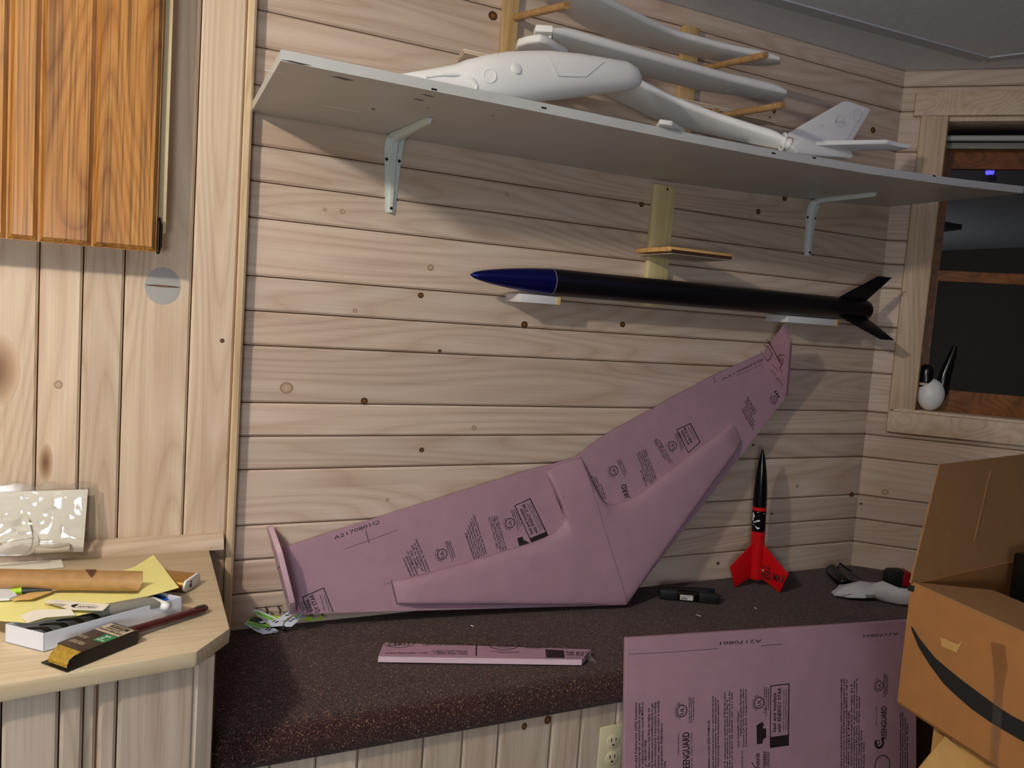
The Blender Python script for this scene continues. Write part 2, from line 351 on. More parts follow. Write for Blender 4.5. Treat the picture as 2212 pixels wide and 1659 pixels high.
# ================================================================ the room
def struct(o): o['kind'] = 'structure'; return o
ROWS = [0.0, 0.10, 0.18, 0.26, 0.39, 0.47, 0.545, 0.625, 0.755, 0.836, 0.918, 1.049, 1.127, 1.205, 1.336, 1.414, 1.492, 1.621, 1.701, 1.779, 1.909, 1.989, 2.0675, 2.197, 2.275, ZCEIL+0.02]
_bm = {}
def board(parent, M4, L, W, mat, name='board', th=0.016, ch=0.0045, gap=0.0012):
    """tongue and groove board: local X length, local Y width, local Z outwards, origin at lower left back"""
    k = (round(L, 4), round(W, 4), mat.name, th, ch)
    if k not in _bm:
        y0, y1 = gap, W-gap; sec = [(y0, 0), (y1, 0), (y1, th-ch), (y1-ch, th), (y0+ch, th), (y0, th-ch)]
        mb = MB(); mb.prism([(0, y, z) for y, z in sec], (L, 0, 0)); me = bpy.data.meshes.new(name); me.from_pydata(mb.v, [], mb.f)
        b_ = bmesh.new(); b_.from_mesh(me); bmesh.ops.recalc_face_normals(b_, faces=b_.faces); b_.to_mesh(me); b_.free(); me.materials.append(mat); _bm[k] = me
    o = bpy.data.objects.new(name, _bm[k]); COL.objects.link(o); o.parent = parent; o.matrix_basis = Matrix.Translation(-parent.matrix_world.translation) @ M4 if False else M4
    o['_m'] = [x for r_ in M4 for x in r_]
    return o
def frame4(o, X, Y, Z): return Matrix(((X[0], Y[0], Z[0], o[0]), (X[1], Y[1], Z[1], o[1]), (X[2], Y[2], Z[2], o[2]), (0, 0, 0, 1)))
_km = {}
def knot(parent, pos, n, along, ra, rb, mat, name='knot'):
    if mat.name not in _km:
        mb = MB(); mb.lathe((0, 0, -0.3), (0, 0, 1), [(0, 1.0), (0.32, 0.97), (0.36, 0.8), (0.34, 0.3), (0.35, 0.02)], 16)
        o_ = mb.build('k', mat, smooth=60); _km[mat.name] = o_.data; bpy.data.objects.remove(o_)
    n = Vector(n).normalized(); X = Vector(along).normalized(); Y = n.cross(X)
    K = frame4(Vector(pos), X*ra, Y*rb, n*0.002)
    o = bpy.data.objects.new(name, _km[mat.name]); COL.objects.link(o); o.parent = parent
    PM = Matrix([list(parent['_m'])[i*4:i*4+4] for i in range(4)]) if '_m' in parent else Matrix.Identity(4)
    o.matrix_basis = PM.inverted() @ K
    return o

# back wall: boards lie flat, faces at y = 0
mb = MB(); mb.bx(-2.2, XC+0.02, 0.016, 0.06, 0, ZCEIL)
wall_back = struct(mb.build('wall_back', M['gap']))
back_boards = []
for i in range(len(ROWS)-1):
    z0, z1 = ROWS[i], min(ROWS[i+1], ZCEIL)
    if z1 < 0.60: continue
    back_boards.append((z0, z1, board(wall_back, frame4((0.20, 0.016, z0), (1, 0, 0), (0, 0, 1), (0, -1, 0)), XC-0.20, z1-z0, M['pine'])))
def bknot(px, ra, mat='knot', rb=None):
    p = onY(px[0], px[1], -0.0003)
    for z0, z1, o in back_boards:
        if z0 <= p.z < z1: return knot(o, p, (0, -1, 0), (1, 0, 0), ra, rb or ra*0.9, M[mat])
for px, ra, mt in [((1065, 34), .0125, 'knot'), ((909, 638), .008, 'knot'), ((1345, 701), .009, 'knot'), ((1133, 701), .010, 'knot'), ((930, 578), .009, 'paleknot'), ((787, 866), .009, 'knot'),
                   ((1024, 924), .007, 'paleknot'), ((911, 972), .007, 'knot'), ((702, 453), .005, 'paleknot'), ((740, 457), .007, 'paleknot'), ((767, 671), .006, 'paleknot'), ((1095, 420), .006, 'paleknot'),
                   ((1638, 457), .009, 'knot'), ((1695, 428), .010, 'knot'), ((1886, 281), .011, 'knot'), ((1386, 442), .008, 'knot'), ((950, 758), .005, 'knot'), ((1667, 1110), .005, 'knot'), ((1627, 961), .005, 'knot'),
                   ((1722, 1050), .007, 'paleknot'), ((1840, 1068), .010, 'knot'), ((1551, 1217), .006, 'knot'), ((837, 1080), .005, 'paleknot'), ((1620, 468), .005, 'paleknot'), ((1672, 240), .008, 'knot'), ((1663, 257), .008, 'knot'), ((619, 838), .016, 'paleknot')]:
    bknot(px, ra, mt)

# left wall: upright boards standing 30 mm proud of the back wall
YL = -0.03
mb = MB(); mb.bx(-2.2, 0.250, YL+0.016, 0.0155, 0, ZCEIL)
wall_left = struct(mb.build('wall_left', M['gap']))
XS = [-0.958, -0.828, -0.751, -0.674, -0.542, -0.412, -0.335, -0.258, -0.128, -0.051, 0.025, 0.155, 0.246]
left_boards = []
for i in range(len(XS)-1):
    left_boards.append((XS[i], XS[i+1], board(wall_left, frame4((XS[i+1], YL+0.016, 0.0), (0, 0, 1), (-1, 0, 0), (0, -1, 0)), ZCEIL, XS[i+1]-XS[i], M['pine_v'])))
def lknot(px, ra, mat, rb, name='knot'):
    p = onY(px[0], px[1], YL-0.0003)
    for x0, x1, o in left_boards:
        if x0 <= p.x < x1: return knot(o, p, (0, -1, 0), (0, 0, 1), ra, rb, M[mat], name)
lknot((352, 618), .040, 'greyknot', .036, 'patched_knot'); lknot((126, 831), .009, 'paleknot', .008); lknot((98, 1000), .042, 'softknot', .014); lknot((480, 736), .005, 'knot', .005)
lknot((-12, 800), .075, 'softknot', .045)
k_ = lknot((352, 618), .002, 'knot', .034, 'knot_crack'); k_.location.z += 0.0008
mb = MB(); mb.prism([(0.246, YL+0.020, 0.60), (0.264, YL+0.020, 0.60), (0.264, YL-0.001, 0.60), (0.259, YL-0.005, 0.60), (0.249, YL-0.005, 0.60), (0.246, YL-0.002, 0.60)], (0, 0, ZCEIL-0.60))
t1 = struct(mb.build('trim_1', wood('corner_trim_pine', lin(176, 146, 112), lin(214, 188, 152), lin(224, 202, 170), 0.45, axis='Z')))
# ledge strip along the counter's back
p0 = onY(480, 1170, YL); xl = p0.x
mb = MB(); mb.prism([(-0.96, YL, ZCT), (-0.96, YL-0.030, ZCT), (-0.96, YL-0.030, ZCT+0.010), (-0.96, YL-0.022, ZCT+0.024), (-0.96, YL-0.008, ZCT+0.031), (-0.96, YL, ZCT+0.031)], (0.96+xl, 0, 0))
struct(mb.build('trim_2', M['casing'], smooth=40))

# window wall, 45 degrees to the back wall
U1, U2, WZ0, WZ1 = 0.140, 1.15, 1.222, 2.177
RLEN = 1.9
def rbox(mb, u0, u1, z0, z1, o0, o1):
    mb.hexa([RW(u0, z0, o0), RW(u1, z0, o0), RW(u1, z0, o1), RW(u0, z0, o1), RW(u0, z1, o0), RW(u1, z1, o0), RW(u1, z1, o1), RW(u0, z1, o1)])
mb = MB(); rbox(mb, -0.04, U1, 0, ZCEIL, -0.13, -0.016); rbox(mb, U1, U2, 0, WZ0, -0.13, -0.016); rbox(mb, U1, U2, WZ1, ZCEIL, -0.13, -0.016); rbox(mb, U2, RLEN, 0, ZCEIL, -0.13, -0.016)
wall_right = struct(mb.build('wall_right', M['gap']))
right_boards = []
for i in range(len(ROWS)-1):
    z0, z1 = ROWS[i], min(ROWS[i+1], ZCEIL)
    if z1 < 0.5: continue
    for u0, u1 in ([(0.0, 0.130), (U2+0.01, RLEN)] if (z1 > WZ0+0.01 and z0 < WZ1-0.01) else [(0.0, RLEN)]):
        right_boards.append((z0, z1, u0, u1, board(wall_right, frame4(RW(u0, z0, -0.016), DR, (0, 0, 1), -NR), u1-u0, z1-z0, M['pine'])))
def rknot(px, ra, mat, off=0.0003, parent=None):
    p = onR(px[0], px[1], off); u = (p-Vector((XC, 0, 0))).dot(DR)
    for z0, z1, u0, u1, o in right_boards:
        if parent is None and z0 <= p.z < z1 and u0 <= u <= u1: return knot(o, p, -NR, DR, ra, ra*0.85, M[mat])
for px, ra, mt in [((1912, 1063), .012, 'paleknot'), ((1860, 1088), .005, 'knot')]: rknot(px, ra, mt)

# window
wroot = bpy.data.objects.new('window_1', None); COL.objects.link(wroot); wroot.location = RW(0.6, WZ0, 0); struct(wroot)
def wpart(name, mat, segs, bev=0.002):
    mb = MB()
    for s_ in segs: rbox(mb, *s_)
    return mb.build(name, mat, wroot, bevel=bev)
wc = wood('casing_upright', lin(182, 150, 122), lin(208, 180, 150), lin(220, 195, 168), 0.5, axis='Z')
wpart('side_casing', wc, [(0.061, U1, WZ0, WZ1, 0.0005, 0.02)]); wpart('side_casing', wc, [(U2, U2+0.08, WZ0, WZ1, 0.0005, 0.02)])
wpart('head_casing', M['casing'], [(0.038, U2+0.11, WZ1, 2.252, 0.0005, 0.024)])
wpart('apron', M['casing'], [(0.061, U2+0.09, 1.146, WZ0-0.006, 0.0005, 0.022)])
wpart('stool', M['casing'], [(0.075, U2+0.07, WZ0-0.006, WZ0+0.004, -0.112, 0.026)])
wpart('jamb', M['jamb'], [(U1-0.012, U1+0.006, WZ0, WZ1, -0.125, 0.004)]); wpart('jamb', M['jamb'], [(U2-0.006, U2+0.012, WZ0, WZ1, -0.125, 0.004)])
wpart('head_jamb', M['casing'], [(U1, U2, WZ1-0.014, WZ1+0.004, -0.125, 0.004)])
def sash(name, z0, z1, o0, o1, top, bot, st):
    so = wpart(name, M['stained'], [(U1+0.006, U1+0.006+st, z0, z1, o0, o1), (U2-0.006-st, U2-0.006, z0, z1, o0, o1), (U1+0.006+st, U2-0.006-st, z1-top, z1, o0, o1), (U1+0.006+st, U2-0.006-st, z0, z0+bot, o0, o1)], 0)
    mb = MB(); om = (o0+o1)/2; rbox(mb, U1+0.004+st, U2-0.004-st, z0+bot-0.003, z1-top+0.003, om-0.002, om+0.002)
    g = mb.build('pane', M['glass'], so); return so
sash('upper_sash', 1.662, 2.100, -0.108, -0.084, 0.070, 0.030, 0.034)
sash('lower_sash', WZ0+0.004, 1.692, -0.080, -0.056, 0.034, 0.072, 0.030)
# track rails at the head of the window
mb = MB(); a = RW(U1+0.006, 2.118, -0.035); b_ = RW(U2-0.006, 2.118, -0.035); mb.tube([a, b_], 0.0095, 12)
rt = thing('roller_blind', 'grey rolled blind rod across the top of the window', 'blind', a)
mb.build('roller', M['glasstube'], rt, smooth=50)
mb = MB(); rbox(mb, U1+0.006, U2-0.006, 2.086, 2.106, -0.048, -0.040); mb.build('blind_fabric', M['rail_green'], rt, bevel=0.002)

# ceiling with a joint strip, floor, the rest of the room behind the camera
mb = MB(); mb.bx(-2.2, 4.2, -4.6, 0.06, ZCEIL, ZCEIL+0.05); ceiling = struct(mb.build('ceiling', M['ceil']))
s0 = onZ(1760, 25, ZCEIL); s1 = onZ(2130, 128, ZCEIL); dv = (s1-s0).normalized(); nv = Vector((-dv.y, dv.x, 0)); s0 = s0-dv*3; 
mb = MB(); mb.prism([s0-nv*.02, s1-nv*.02, s1+nv*.02, s0+nv*.02], (0, 0, -0.004)); mb.build('joint_strip', M['ceilstrip'], ceiling, label='grey strip over the ceiling joint')
s2 = onZ(2212, 118, ZCEIL); d2 = (s2-s1).normalized(); n2_ = Vector((-d2.y, d2.x, 0)); s3 = s1+d2*1.6
mb = MB(); mb.prism([s1-n2_*.02, s3-n2_*.02, s3+n2_*.02, s1+n2_*.02], (0, 0, -0.0035)); mb.build('joint_strip', M['ceilstrip'], ceiling)
mb = MB(); mb.bx(-2.2, 4.2, -4.6, 0.06, -0.05, 0); struct(mb.build('floor', M['floor']))
mb = MB(); mb.bx(-2.25, -2.2, -4.6, 0.06, 0, ZCEIL); struct(mb.build('wall_far_left', M['plaster']))
mb = MB(); mb.bx(-2.2, 4.2, -4.65, -4.6, 0, ZCEIL); struct(mb.build('wall_rear', M['plaster']))
q = RW(RLEN, 0, 0); mb = MB(); mb.bx(q.x, q.x+0.05, -4.6, q.y+0.1, 0, ZCEIL); struct(mb.build('wall_far_right', M['plaster']))

# ceiling lamp, and a stand added under the fill light (out of frame)
t = thing('ceiling_lamp', 'bare warm bulb in a white ceiling holder above the counter', 'lamp', (KEY.x, KEY.y, ZCEIL))
mb = MB(); mb.lathe((KEY.x, KEY.y, ZCEIL), (0, 0, -1), [(0, .055), (.012, .055), (.018, .03), (.03, .022), (.035, .022)], 20); mb.build('holder', M['white'], t, smooth=40)
t = thing('fill_light_stand', 'white stand added under the cool fill light behind the camera', 'lamp', (FILL.x, FILL.y, 0))
mb = MB(); mb.lathe((FILL.x, FILL.y, 0), (0, 0, 1), [(0, .13), (.02, .13), (.03, .02), (.04, .012)], 24); mb.build('base', M['white'], t, smooth=40)
mb = MB(); mb.tube([(FILL.x, FILL.y, .03), (FILL.x, FILL.y, FILL.z-.27)], .012, 12); mb.build('pole', M['white'], t, smooth=40)
# ================================================================ counter, cabinet, bench
# wall cabinet with a plank oak door
YD = -0.115
cab = thing('wall_cabinet', 'shallow upper cabinet with orange varnished oak plank door on the left wall', 'cabinet', (-0.1, YL, 1.52))
dr = onY(337, 545, YD); dl = onY(0, 522, YD); zt = ZCEIL-0.03
fr_ = onY(371, 100, -0.098).x
mb = MB(); mb.bx(-0.75, fr_-0.010, -0.095, YL-0.0165+0.016, 1.565, zt); mb.build('body', M['casing'], cab)
mb = MB(); mb.bx(dr.x-0.03, fr_, -0.099, -0.0952, 1.560, zt); mb.build('face_frame', wood('face_frame_pine', lin(170, 146, 108), lin(208, 188, 146), lin(222, 204, 166), 0.5, axis='Z'), cab)
zd0 = dr.z
xs_ = [dr.x, onY(198, 535, YD).x, onY(82, 528, YD).x, onY(14, 524, YD).x, -0.30, -0.42]
mb = MB(); mb.bx(-0.42, dr.x, YD+0.001, -0.0995, zd0, zt); door = mb.build('door', M['oak'], cab)
for i in range(len(xs_)-1):
    x1, x0 = xs_[i]-0.0015, xs_[i+1]+0.0015; e = 0.007
    mb = MB(); yb, yf = YD+0.001, YD-0.008
    mb.hexa([Vector((x0, yb, zd0+.001)), Vector((x1, yb, zd0+.001)), Vector((x1, yb, zt)), Vector((x0, yb, zt)), Vector((x0+e, yf, zd0+.010)), Vector((x1-e, yf, zd0+.010)), Vector((x1-e, yf, zt)), Vector((x0+e, yf, zt))])
    o = mb.build('plank', M['oak'], door)
hp = onY(345, 505, YD)
hz0 = onY(342, 540, YD-.004).z; hz1 = onY(347, 478, YD-.004).z; hx = dr.x
mb = MB(); mb.tube([(hx+.004, YD+.003, hz0), (hx+.004, YD+.003, hz1)], .0048, 12); zz = (hz0+hz1)/2
mb.bx(hx+.002, hx+.011, -0.1025, -0.0992, hz0+.006, hz1-.004)
mb.lathe((hx+.004, YD+.003, hz0-.008), (0, 0, 1), [(0, .0015), (.004, .004), (.008, .003)], 10); mb.lathe((hx+.004, YD+.003, hz1), (0, 0, 1), [(0, .003), (.004, .004), (.008, .0015)], 10)
hg = mb.build('hinge', M['blackmetal'], cab, smooth=40)

# worktop
P = [onZ(450, 1180, ZCT), onZ(497, 1357, ZCT), onZ(425, 1407, ZCT), onZ(0, 1480, ZCT)]
fd = (P[3]-P[2]).normalized()
poly = [Vector((P[0].x, YL-0.002, ZCT)), P[1], P[2], P[2]+fd*1.1, Vector(((P[2]+fd*1.1).x, YL-0.002, ZCT))]
mb = MB(); mb.prism([p-Vector((0, 0, .026)) for p in poly], (0, 0, .026))
top = mb.build('worktop', M['counterwood'], bevel=.003); tag(top, 'pale yellow pine worktop with a clipped front corner', 'counter')
# cabinet under the worktop
zu = ZCT-0.0265
b2 = onZ(470, 1414, zu); b1 = onZ(424, 1437, zu); b1 = b1+Vector((0, .010, 0))
base = thing('counter_base', 'whitewashed board cabinet under the worktop at the lower left', 'cabinet', (b1.x-0.3, b1.y+.2, 0))
e1 = (b2-b1).normalized(); fdir = Vector((fd.x, fd.y, 0)).normalized()
foot = [Vector((b1.x, b1.y, 0)), Vector((b2.x, b2.y, 0)), Vector((b2.x, YL-.02, 0)), Vector(((b1+fdir*1.0).x, YL-.02, 0)), Vector(((b1+fdir*1.0).x, (b1+fdir*1.0).y, 0))]
nf = Vector((fdir.y, -fdir.x, 0)); nf = nf if nf.y < 0 else -nf
mb = MB(); mb.prism([p+Vector((0, .017, 0)) if i in (0, 1, 4) else p for i, p in enumerate(foot)], (0, 0, zu)); mb.build('carcass', M['gap'], base)
def base_board(p, d, w, n, name='board', dz=0.0, th=0.016):
    X = Vector((0, 0, 1)); Y = d.normalized(); Z = Vector(n).normalized()
    if X.cross(Y).dot(Z) < 0: p = p+Y*w; Y = -Y
    o = board(base, frame4(Vector((p.x, p.y, 0))-Z*0.016, X, Y, Z), zu-dz, w, M['basewood'], name, th=th); o.location = o.location-base.location; return o
# front boards measured from the corner
cuts = [424, 256, 214, 183, 130, 4, -60, -160]
pts = [onP(x, 1445+(424-x)*0.14, Vector((b1.x, b1.y, zu)), nf) for x in cuts]
for i in range(len(pts)-1):
    w = (pts[i+1]-pts[i]).dot(fdir)
    base_board(b1+fdir*((pts[i]-b1).dot(fdir)), fdir, w, nf, th=0.006 if i == 2 else 0.016)
ns = Vector((e1.y, -e1.x, 0)); ns = ns if ns.y < 0 else -ns
base_board(Vector((b1.x, b1.y, 0)), e1, (b2-b1).length, ns)

# carpeted bench
YF = -0.487
bench = thing('storage_bench', 'long built-in bench with brown speckled carpet top along the wall', 'bench', (1.2, -0.25, 0))
bx0 = b2.x+.006
q1 = RW(1.6, 0, 0.002); cz = ZB-0.066
outl = [Vector((bx0, -0.001, 0)), Vector((XC-.001, -0.001, 0)), Vector((q1.x, q1.y, 0)), Vector((q1.x-.40, q1.y-.40, 0)), Vector((1.98, YF, 0)), Vector((bx0, YF, 0))]
# carpet slab: front edge rolled over
nseg = 6; R_ = 0.034; mb = MB(); rings = []
def inset(pl, d):
    out = []
    for i in range(len(pl)):
        p = pl[i].copy()
        if i in (3, 4, 5): p += Vector((-.2*d, d, 0)) if i == 3 else Vector((0, d, 0))
        if i == 5: p.x += d*0.6
        out.append(p)
    return out
lv = [(cz, 0.010)] + [(cz+.012, 0.0), (ZB-R_, 0.0)] + [(ZB-R_+R_*math.sin(t), R_*(1-math.cos(t))) for t in (math.pi/2*k/nseg for k in range(1, nseg+1))]
for z, d in lv:
    rings.append([Vector((p.x, p.y, z)) for p in inset(outl, d)])
mb.loft(rings); mb.build('carpet_top', M['carpet'], bench, smooth=50)
# pile fibres on the part of the carpet in view
rnd = random.Random(3); mb = MB()
for k in range(46000):
    x = bx0+.01+(1.95-bx0)*rnd.random()**1.25
    t = rnd.random()
    if t < .62: p = Vector((x, YF+R_-0.002+(abs(YF)-R_-.004)*rnd.random()**1.3, ZB)); n = Vector((0, 0, 1))
    elif t < .85:
        a_ = rnd.random()*math.pi/2; n = Vector((0, -math.cos(a_), math.sin(a_))); p = Vector((x, YF+R_, ZB-R_))+n*R_
    else: p = Vector((x, YF, cz+.012+(ZB-R_-cz-.012)*rnd.random())); n = Vector((0, -1, 0))
    d = (n+Vector((rnd.uniform(-1, 1), rnd.uniform(-1, 1), rnd.uniform(-1, 1)))*.8).normalized(); s_ = d.orthogonal().normalized()*.0006
    h = rnd.uniform(.0014, .0036); mb.v += [tuple(p-n*.0005-s_), tuple(p-n*.0005+s_), tuple(p+d*h)]; c_ = len(mb.v); mb.f.append([c_-3, c_-2, c_-1]); mb.m.append(0)
me = bpy.data.meshes.new('carpet_pile'); me.from_pydata(mb.v, [], mb.f); me.materials.append(M['fibre'])
o = bpy.data.objects.new('carpet_pile', me); COL.objects.link(o); put_parent(o, bench); o['kind'] = 'stuff'
# bench front boards
YB = YF+0.020
mb = MB(); mb.bx(bx0, 1.96, YB+.017, -0.02, 0, cz+.004); mb.build('carcass', M['gap'], bench)
bcuts = [585, 685, 776, 918, 1003, 1081, 1195, 1260, 1336, 1420, 1500, 1600, 1700]
xsb = [bx0]+[onY(x, 1640-(x-585)*.17, YB).x for x in bcuts]
for i in range(len(xsb)-1):
    o = board(bench, frame4((xsb[i+1], YB+.016, 0), (0, 0, 1), (-1, 0, 0), (0, -1, 0)), cz-0.001, xsb[i+1]-xsb[i], M['basewood']); o.location = o.location-bench.location
    if i == 6:
        for px_, ra in (((1183, 1555), .010), ((1133, 1569), .008)):
            p = onY(px_[0], px_[1], YB-.0003); k = knot(o, p, (0, -1, 0), (0, 0, 1), ra, ra*.8, M['knot'])
# wall outlet
oc = onY(1321, 1590, YB-.004); pc = Vector((onY(1298, 1575, YB-.006).x+.035, YB, onY(1300, 1572, YB-.006).z-.057))
out = thing('wall_outlet', 'ivory double electrical outlet on the bench front', 'outlet', (pc.x, YB, pc.z))
mb = MB(); mb.bx(pc.x-.035, pc.x+.035, YB-.006, YB-.0002, pc.z-.057, pc.z+.057); mb.build('cover_plate', M['ivory'], out, bevel=.003)
for dz in (.0195, -.0195):
    mb = MB(); mb.lathe((pc.x, YB-.0055, pc.z+dz), (0, -1, 0), [(0, .0165), (.0025, .0165), (.003, .0155)], 24); s_ = mb.build('socket', M['ivory'], out, smooth=40)
    mb = MB()
    for dx in (-.006, .006): mb.bx(pc.x+dx-.001, pc.x+dx+.001, YB-.0092, YB-.0084, pc.z+dz+.001, pc.z+dz+.009)
    mb.lathe((pc.x, YB-.0084, pc.z+dz-.007), (0, -1, 0), [(0, .0026), (.0008, .0026)], 10); mb.build('slots', M['ivorydark'], s_)
mb = MB(); mb.lathe((pc.x, YB-.0058, pc.z), (0, -1, 0), [(0, .003), (.001, .0028)], 12); mb.build('screw', M['ivory'], out)
# ================================================================ shelf and what it carries
YSF = -0.448
def zs(x):      # sagging, warped board: underside height
    k = [(0.24, 1.846), (0.75, 1.846), (1.1, 1.845), (1.34, 1.847), (1.67, 1.855), (2.0, 1.869), (2.30, 1.887)]
    for (a, za), (b, zb_) in zip(k, k[1:]):
        if x <= b:
            t = max(0, (x-a)/(b-a)); return za+(zb_-za)*t
    return k[-1][1]
shelf = thing('wall_shelf', 'long grey-white painted plank shelf high on the back wall', 'shelf', (1.2, 0, 1.846))
mb = MB(); rings = []; TH = 0.019
for i in range(41):
    x = 0.247+(2.285-0.247)*i/40; z = zs(x); xb = x+0.018*(1-i/40)
    rings.append([Vector((x, YSF, z)), Vector((x, YSF, z+TH)), Vector((xb, -0.001, z+TH)), Vector((xb, -0.001, z))])
mb.loft(rings); mb.build('plank', M['shelfpaint'], shelf, smooth=40)
def mark(px, w, h, mat, name='scuff', side=False):
    p = onY(px[0], px[1], YSF-.0004) if side else onZ(px[0], px[1], zs(onZ(px[0], px[1], 1.85).x)-.0005)
    mb = MB()
    if side: mb.bx(p.x-w/2, p.x+w/2, YSF-.0006, YSF+.001, p.z-h/2, p.z+h/2)
    else:
        zz = zs(p.x); mb.prism([(p.x-w/2, p.y, zz-.0005), (p.x-w*.2, p.y-h/2, zz-.0005), (p.x+w/2, p.y-h*.1, zz-.0005), (p.x+w*.2, p.y+h/2, zz-.0005)], (0, 0, .0008))
    mb.build(name, mat, shelf)
dk = plain('scuff_grey', lin(96, 98, 98), 0.7, noise_amt=0.3, nscale=300); dn = plain('nail_slot', lin(20, 18, 18), 0.8)
for px in ((938, 193), (1175, 233), (1671, 331), (1759, 341), (2018, 380)): mark(px, .011, .0035, dn, 'slot', True)
for px, w, h in (((740, 170), .040, .014), ((640, 136), .05, .010), ((905, 216), .022, .010), ((925, 207), .024, .008), ((806, 236), .008, .016)): mark(px, w, h, dk)
for px in ((925, 233), (1064, 250)): mark(px, .004, .004, dn, 'nail_hole')
for px, w in (((720, 232), .05), ((760, 240), .03), ((590, 155), .03)): mark(px, w, .0018, M['whitepaint'], 'scratch')

def bracket(x0, ztop, drop, reach, label):
    t = thing('shelf_bracket', label, 'bracket', (x0, 0, ztop-drop), 'shelf brackets')
    # pressed steel: tapering upright, elbow, tapering arm, each with a raised rib
    def strip(pts, wid, nrm, name, rib):
        mb = MB(); rings = []
        for p, w, n in zip(pts, wid, nrm):
            p = Vector(p); n = Vector(n); s_ = Vector((1, 0, 0))
            prof = [(-w, 0), (-w, .002), (-w*.45, .002), (-w*.25, rib), (w*.25, rib), (w*.45, .002), (w, .002), (w, 0)]
            rings.append([p+s_*a+n*b for a, b in prof])
        mb.loft(rings); return mb.build(name, M['metalwhite'], t, smooth=50)
    y = -.0006
    path = [(x0, y, ztop-drop), (x0, y, ztop-.06), (x0, y-.002, ztop-.03), (x0, y-.012, ztop-.008), (x0, y-.04, ztop-.0015), (x0, y-reach*.5, ztop-.0008), (x0, y-reach, ztop-.0006)]
    wid = [.0115, .020, .0225, .0225, .021, .015, .0075]
    nrm = [(0, -1, 0), (0, -1, 0), (0, -.96, -.28), (0, -.7, -.7), (0, -.2, -.98), (0, 0, -1), (0, 0, -1)]
    rib = .011
    strip(path, wid, nrm, 'arm', rib)
    # web in the elbow
    for dx in (-.0155, .0155):
        mb = MB(); mb.lathe((x0+dx, y-.0018, ztop-.055), (0, -1, 0), [(0, .0042), (.0016, .0036), (.002, .001)], 10); mb.build('screw', M['screw'], t)
    mb = MB(); mb.lathe((x0, y-.0015-.004, ztop-drop+.010), (0, -1, 0), [(0, .0042), (.006, .0036), (.0064, .001)], 10); mb.build('screw', M['screw'], t)
pb = onY(843, 460, 0)
bracket(onY(845, 400, 0).x, 1.846, 1.846-pb.z, 0.245, 'white steel shelf bracket at the left under the shelf')
pb2 = onY(1745, 553, 0); bx2 = onY(1748, 500, 0).x
bracket(bx2, zs(bx2), zs(bx2)-pb2.z, 0.235, 'white steel shelf bracket at the right, near the window')

# foam fuselage
FY = -0.365
fus = thing('foam_fuselage', 'white foam model aeroplane fuselage with rounded nose lying on the shelf', 'model plane', (0.6, FY, 1.866))
topc = [(865, 160), (935, 149), (978, 141), (1000, 132), (1045, 121), (1090, 114), (1140, 112), (1180, 112), (1240, 118), (1300, 127), (1345, 134), (1368, 146), (1379, 162), (1383, 176)]
botp = {1090: 228, 1140: 225, 1180: 220, 1240: 213, 1300: 205, 1345: 199, 1368: 195, 1379: 188, 1383: 180}
rings = []; st = []
for px in topc:
    T = onY(px[0], px[1], FY); zb_ = onY(px[0], botp[px[0]], FY).z if px[0] in botp else 1.8665
    zb_ = max(zb_, zs(T.x)+TH+.0012); st.append((T.x, T.z, zb_))
for k, (x, zt_, zb_) in enumerate(st):
    h = max((zt_-zb_)/2, .002); w = min(.048, h*0.95+.004) if x > .6 else min(.03, h*1.2); zc = (zt_+zb_)/2; rg = []
    for i in range(28):
        t = 2*math.pi*i/28; c, s_ = math.cos(t), math.sin(t); e = 0.8
        rg.append(Vector((x, FY+w*math.copysign(abs(c)**e, c), zc+h*math.copysign(abs(s_)**e, s_))))
    rings.append(rg)
mb = MB(); mb.loft(rings); fo = mb.build('shell', M['foam'], fus, smooth=60)
# surface details follow the hull by projecting onto its front side
def hull(px):
    d = ray(px[0], px[1])
    for k in range(900):
        s_ = 1.3+k*.0008; p = CAM+d*s_
        for (xa, ta, ba), (xb, tb, bb) in zip(st, st[1:]):
            if xa <= p.x <= xb:
                u = (p.x-xa)/(xb-xa); zt_ = ta+(tb-ta)*u; zb_ = ba+(bb-ba)*u; h = max((zt_-zb_)/2, .002); w = min(.048, h*.95+.004) if p.x > .6 else min(.03, h*1.2)
                if (abs(p.y-FY)/w)**2.5+(abs(p.z-(zt_+zb_)/2)/h)**2.5 <= 1: return p-d*.0006
    return None
def crease(pts, r, name, mat=M['foamline'], closed=False):
    path = []
    pp = pts+[pts[0]] if closed else pts
    for a, b in zip(pp, pp[1:]):
        n_ = max(2, int(math.hypot(b[0]-a[0], b[1]-a[1])/8))
        for i in range(n_): path.append((a[0]+(b[0]-a[0])*i/n_, a[1]+(b[1]-a[1])*i/n_))
    path.append(pp[-1]); P_ = [hull(p) for p in path]; P_ = [p for p in P_ if p is not None]
    if len(P_) > 2:
        mb = MB(); mb.tube(P_, r, 6); mb.build(name, mat, fus, smooth=60)
crease([(1181, 118), (1195, 142), (1207, 164), (1265, 166), (1290, 146), (1305, 134)], .0009, 'canopy_line')
crease([(920, 166), (960, 161), (1000, 163), (1022, 172), (1030, 184), (1027, 194)], .0028, 'wing_socket_rim', M['foam'])
def disc(px, r, name):
    p = hull(px); mb = MB(); mb.lathe(p+Vector((0, .002, 0)), (0, -1, .25), [(0, r), (.0028, r), (.0034, r*.9)], 20); mb.build(name, M['foam'], fus, smooth=40)
disc((1116, 148), .011, 'plug'); 
crease([(1058+14*math.cos(t), 164+15*math.sin(t)) for t in (2*math.pi*i/20 for i in range(20))], .0008, 'mould_ring', M['foam'], True)

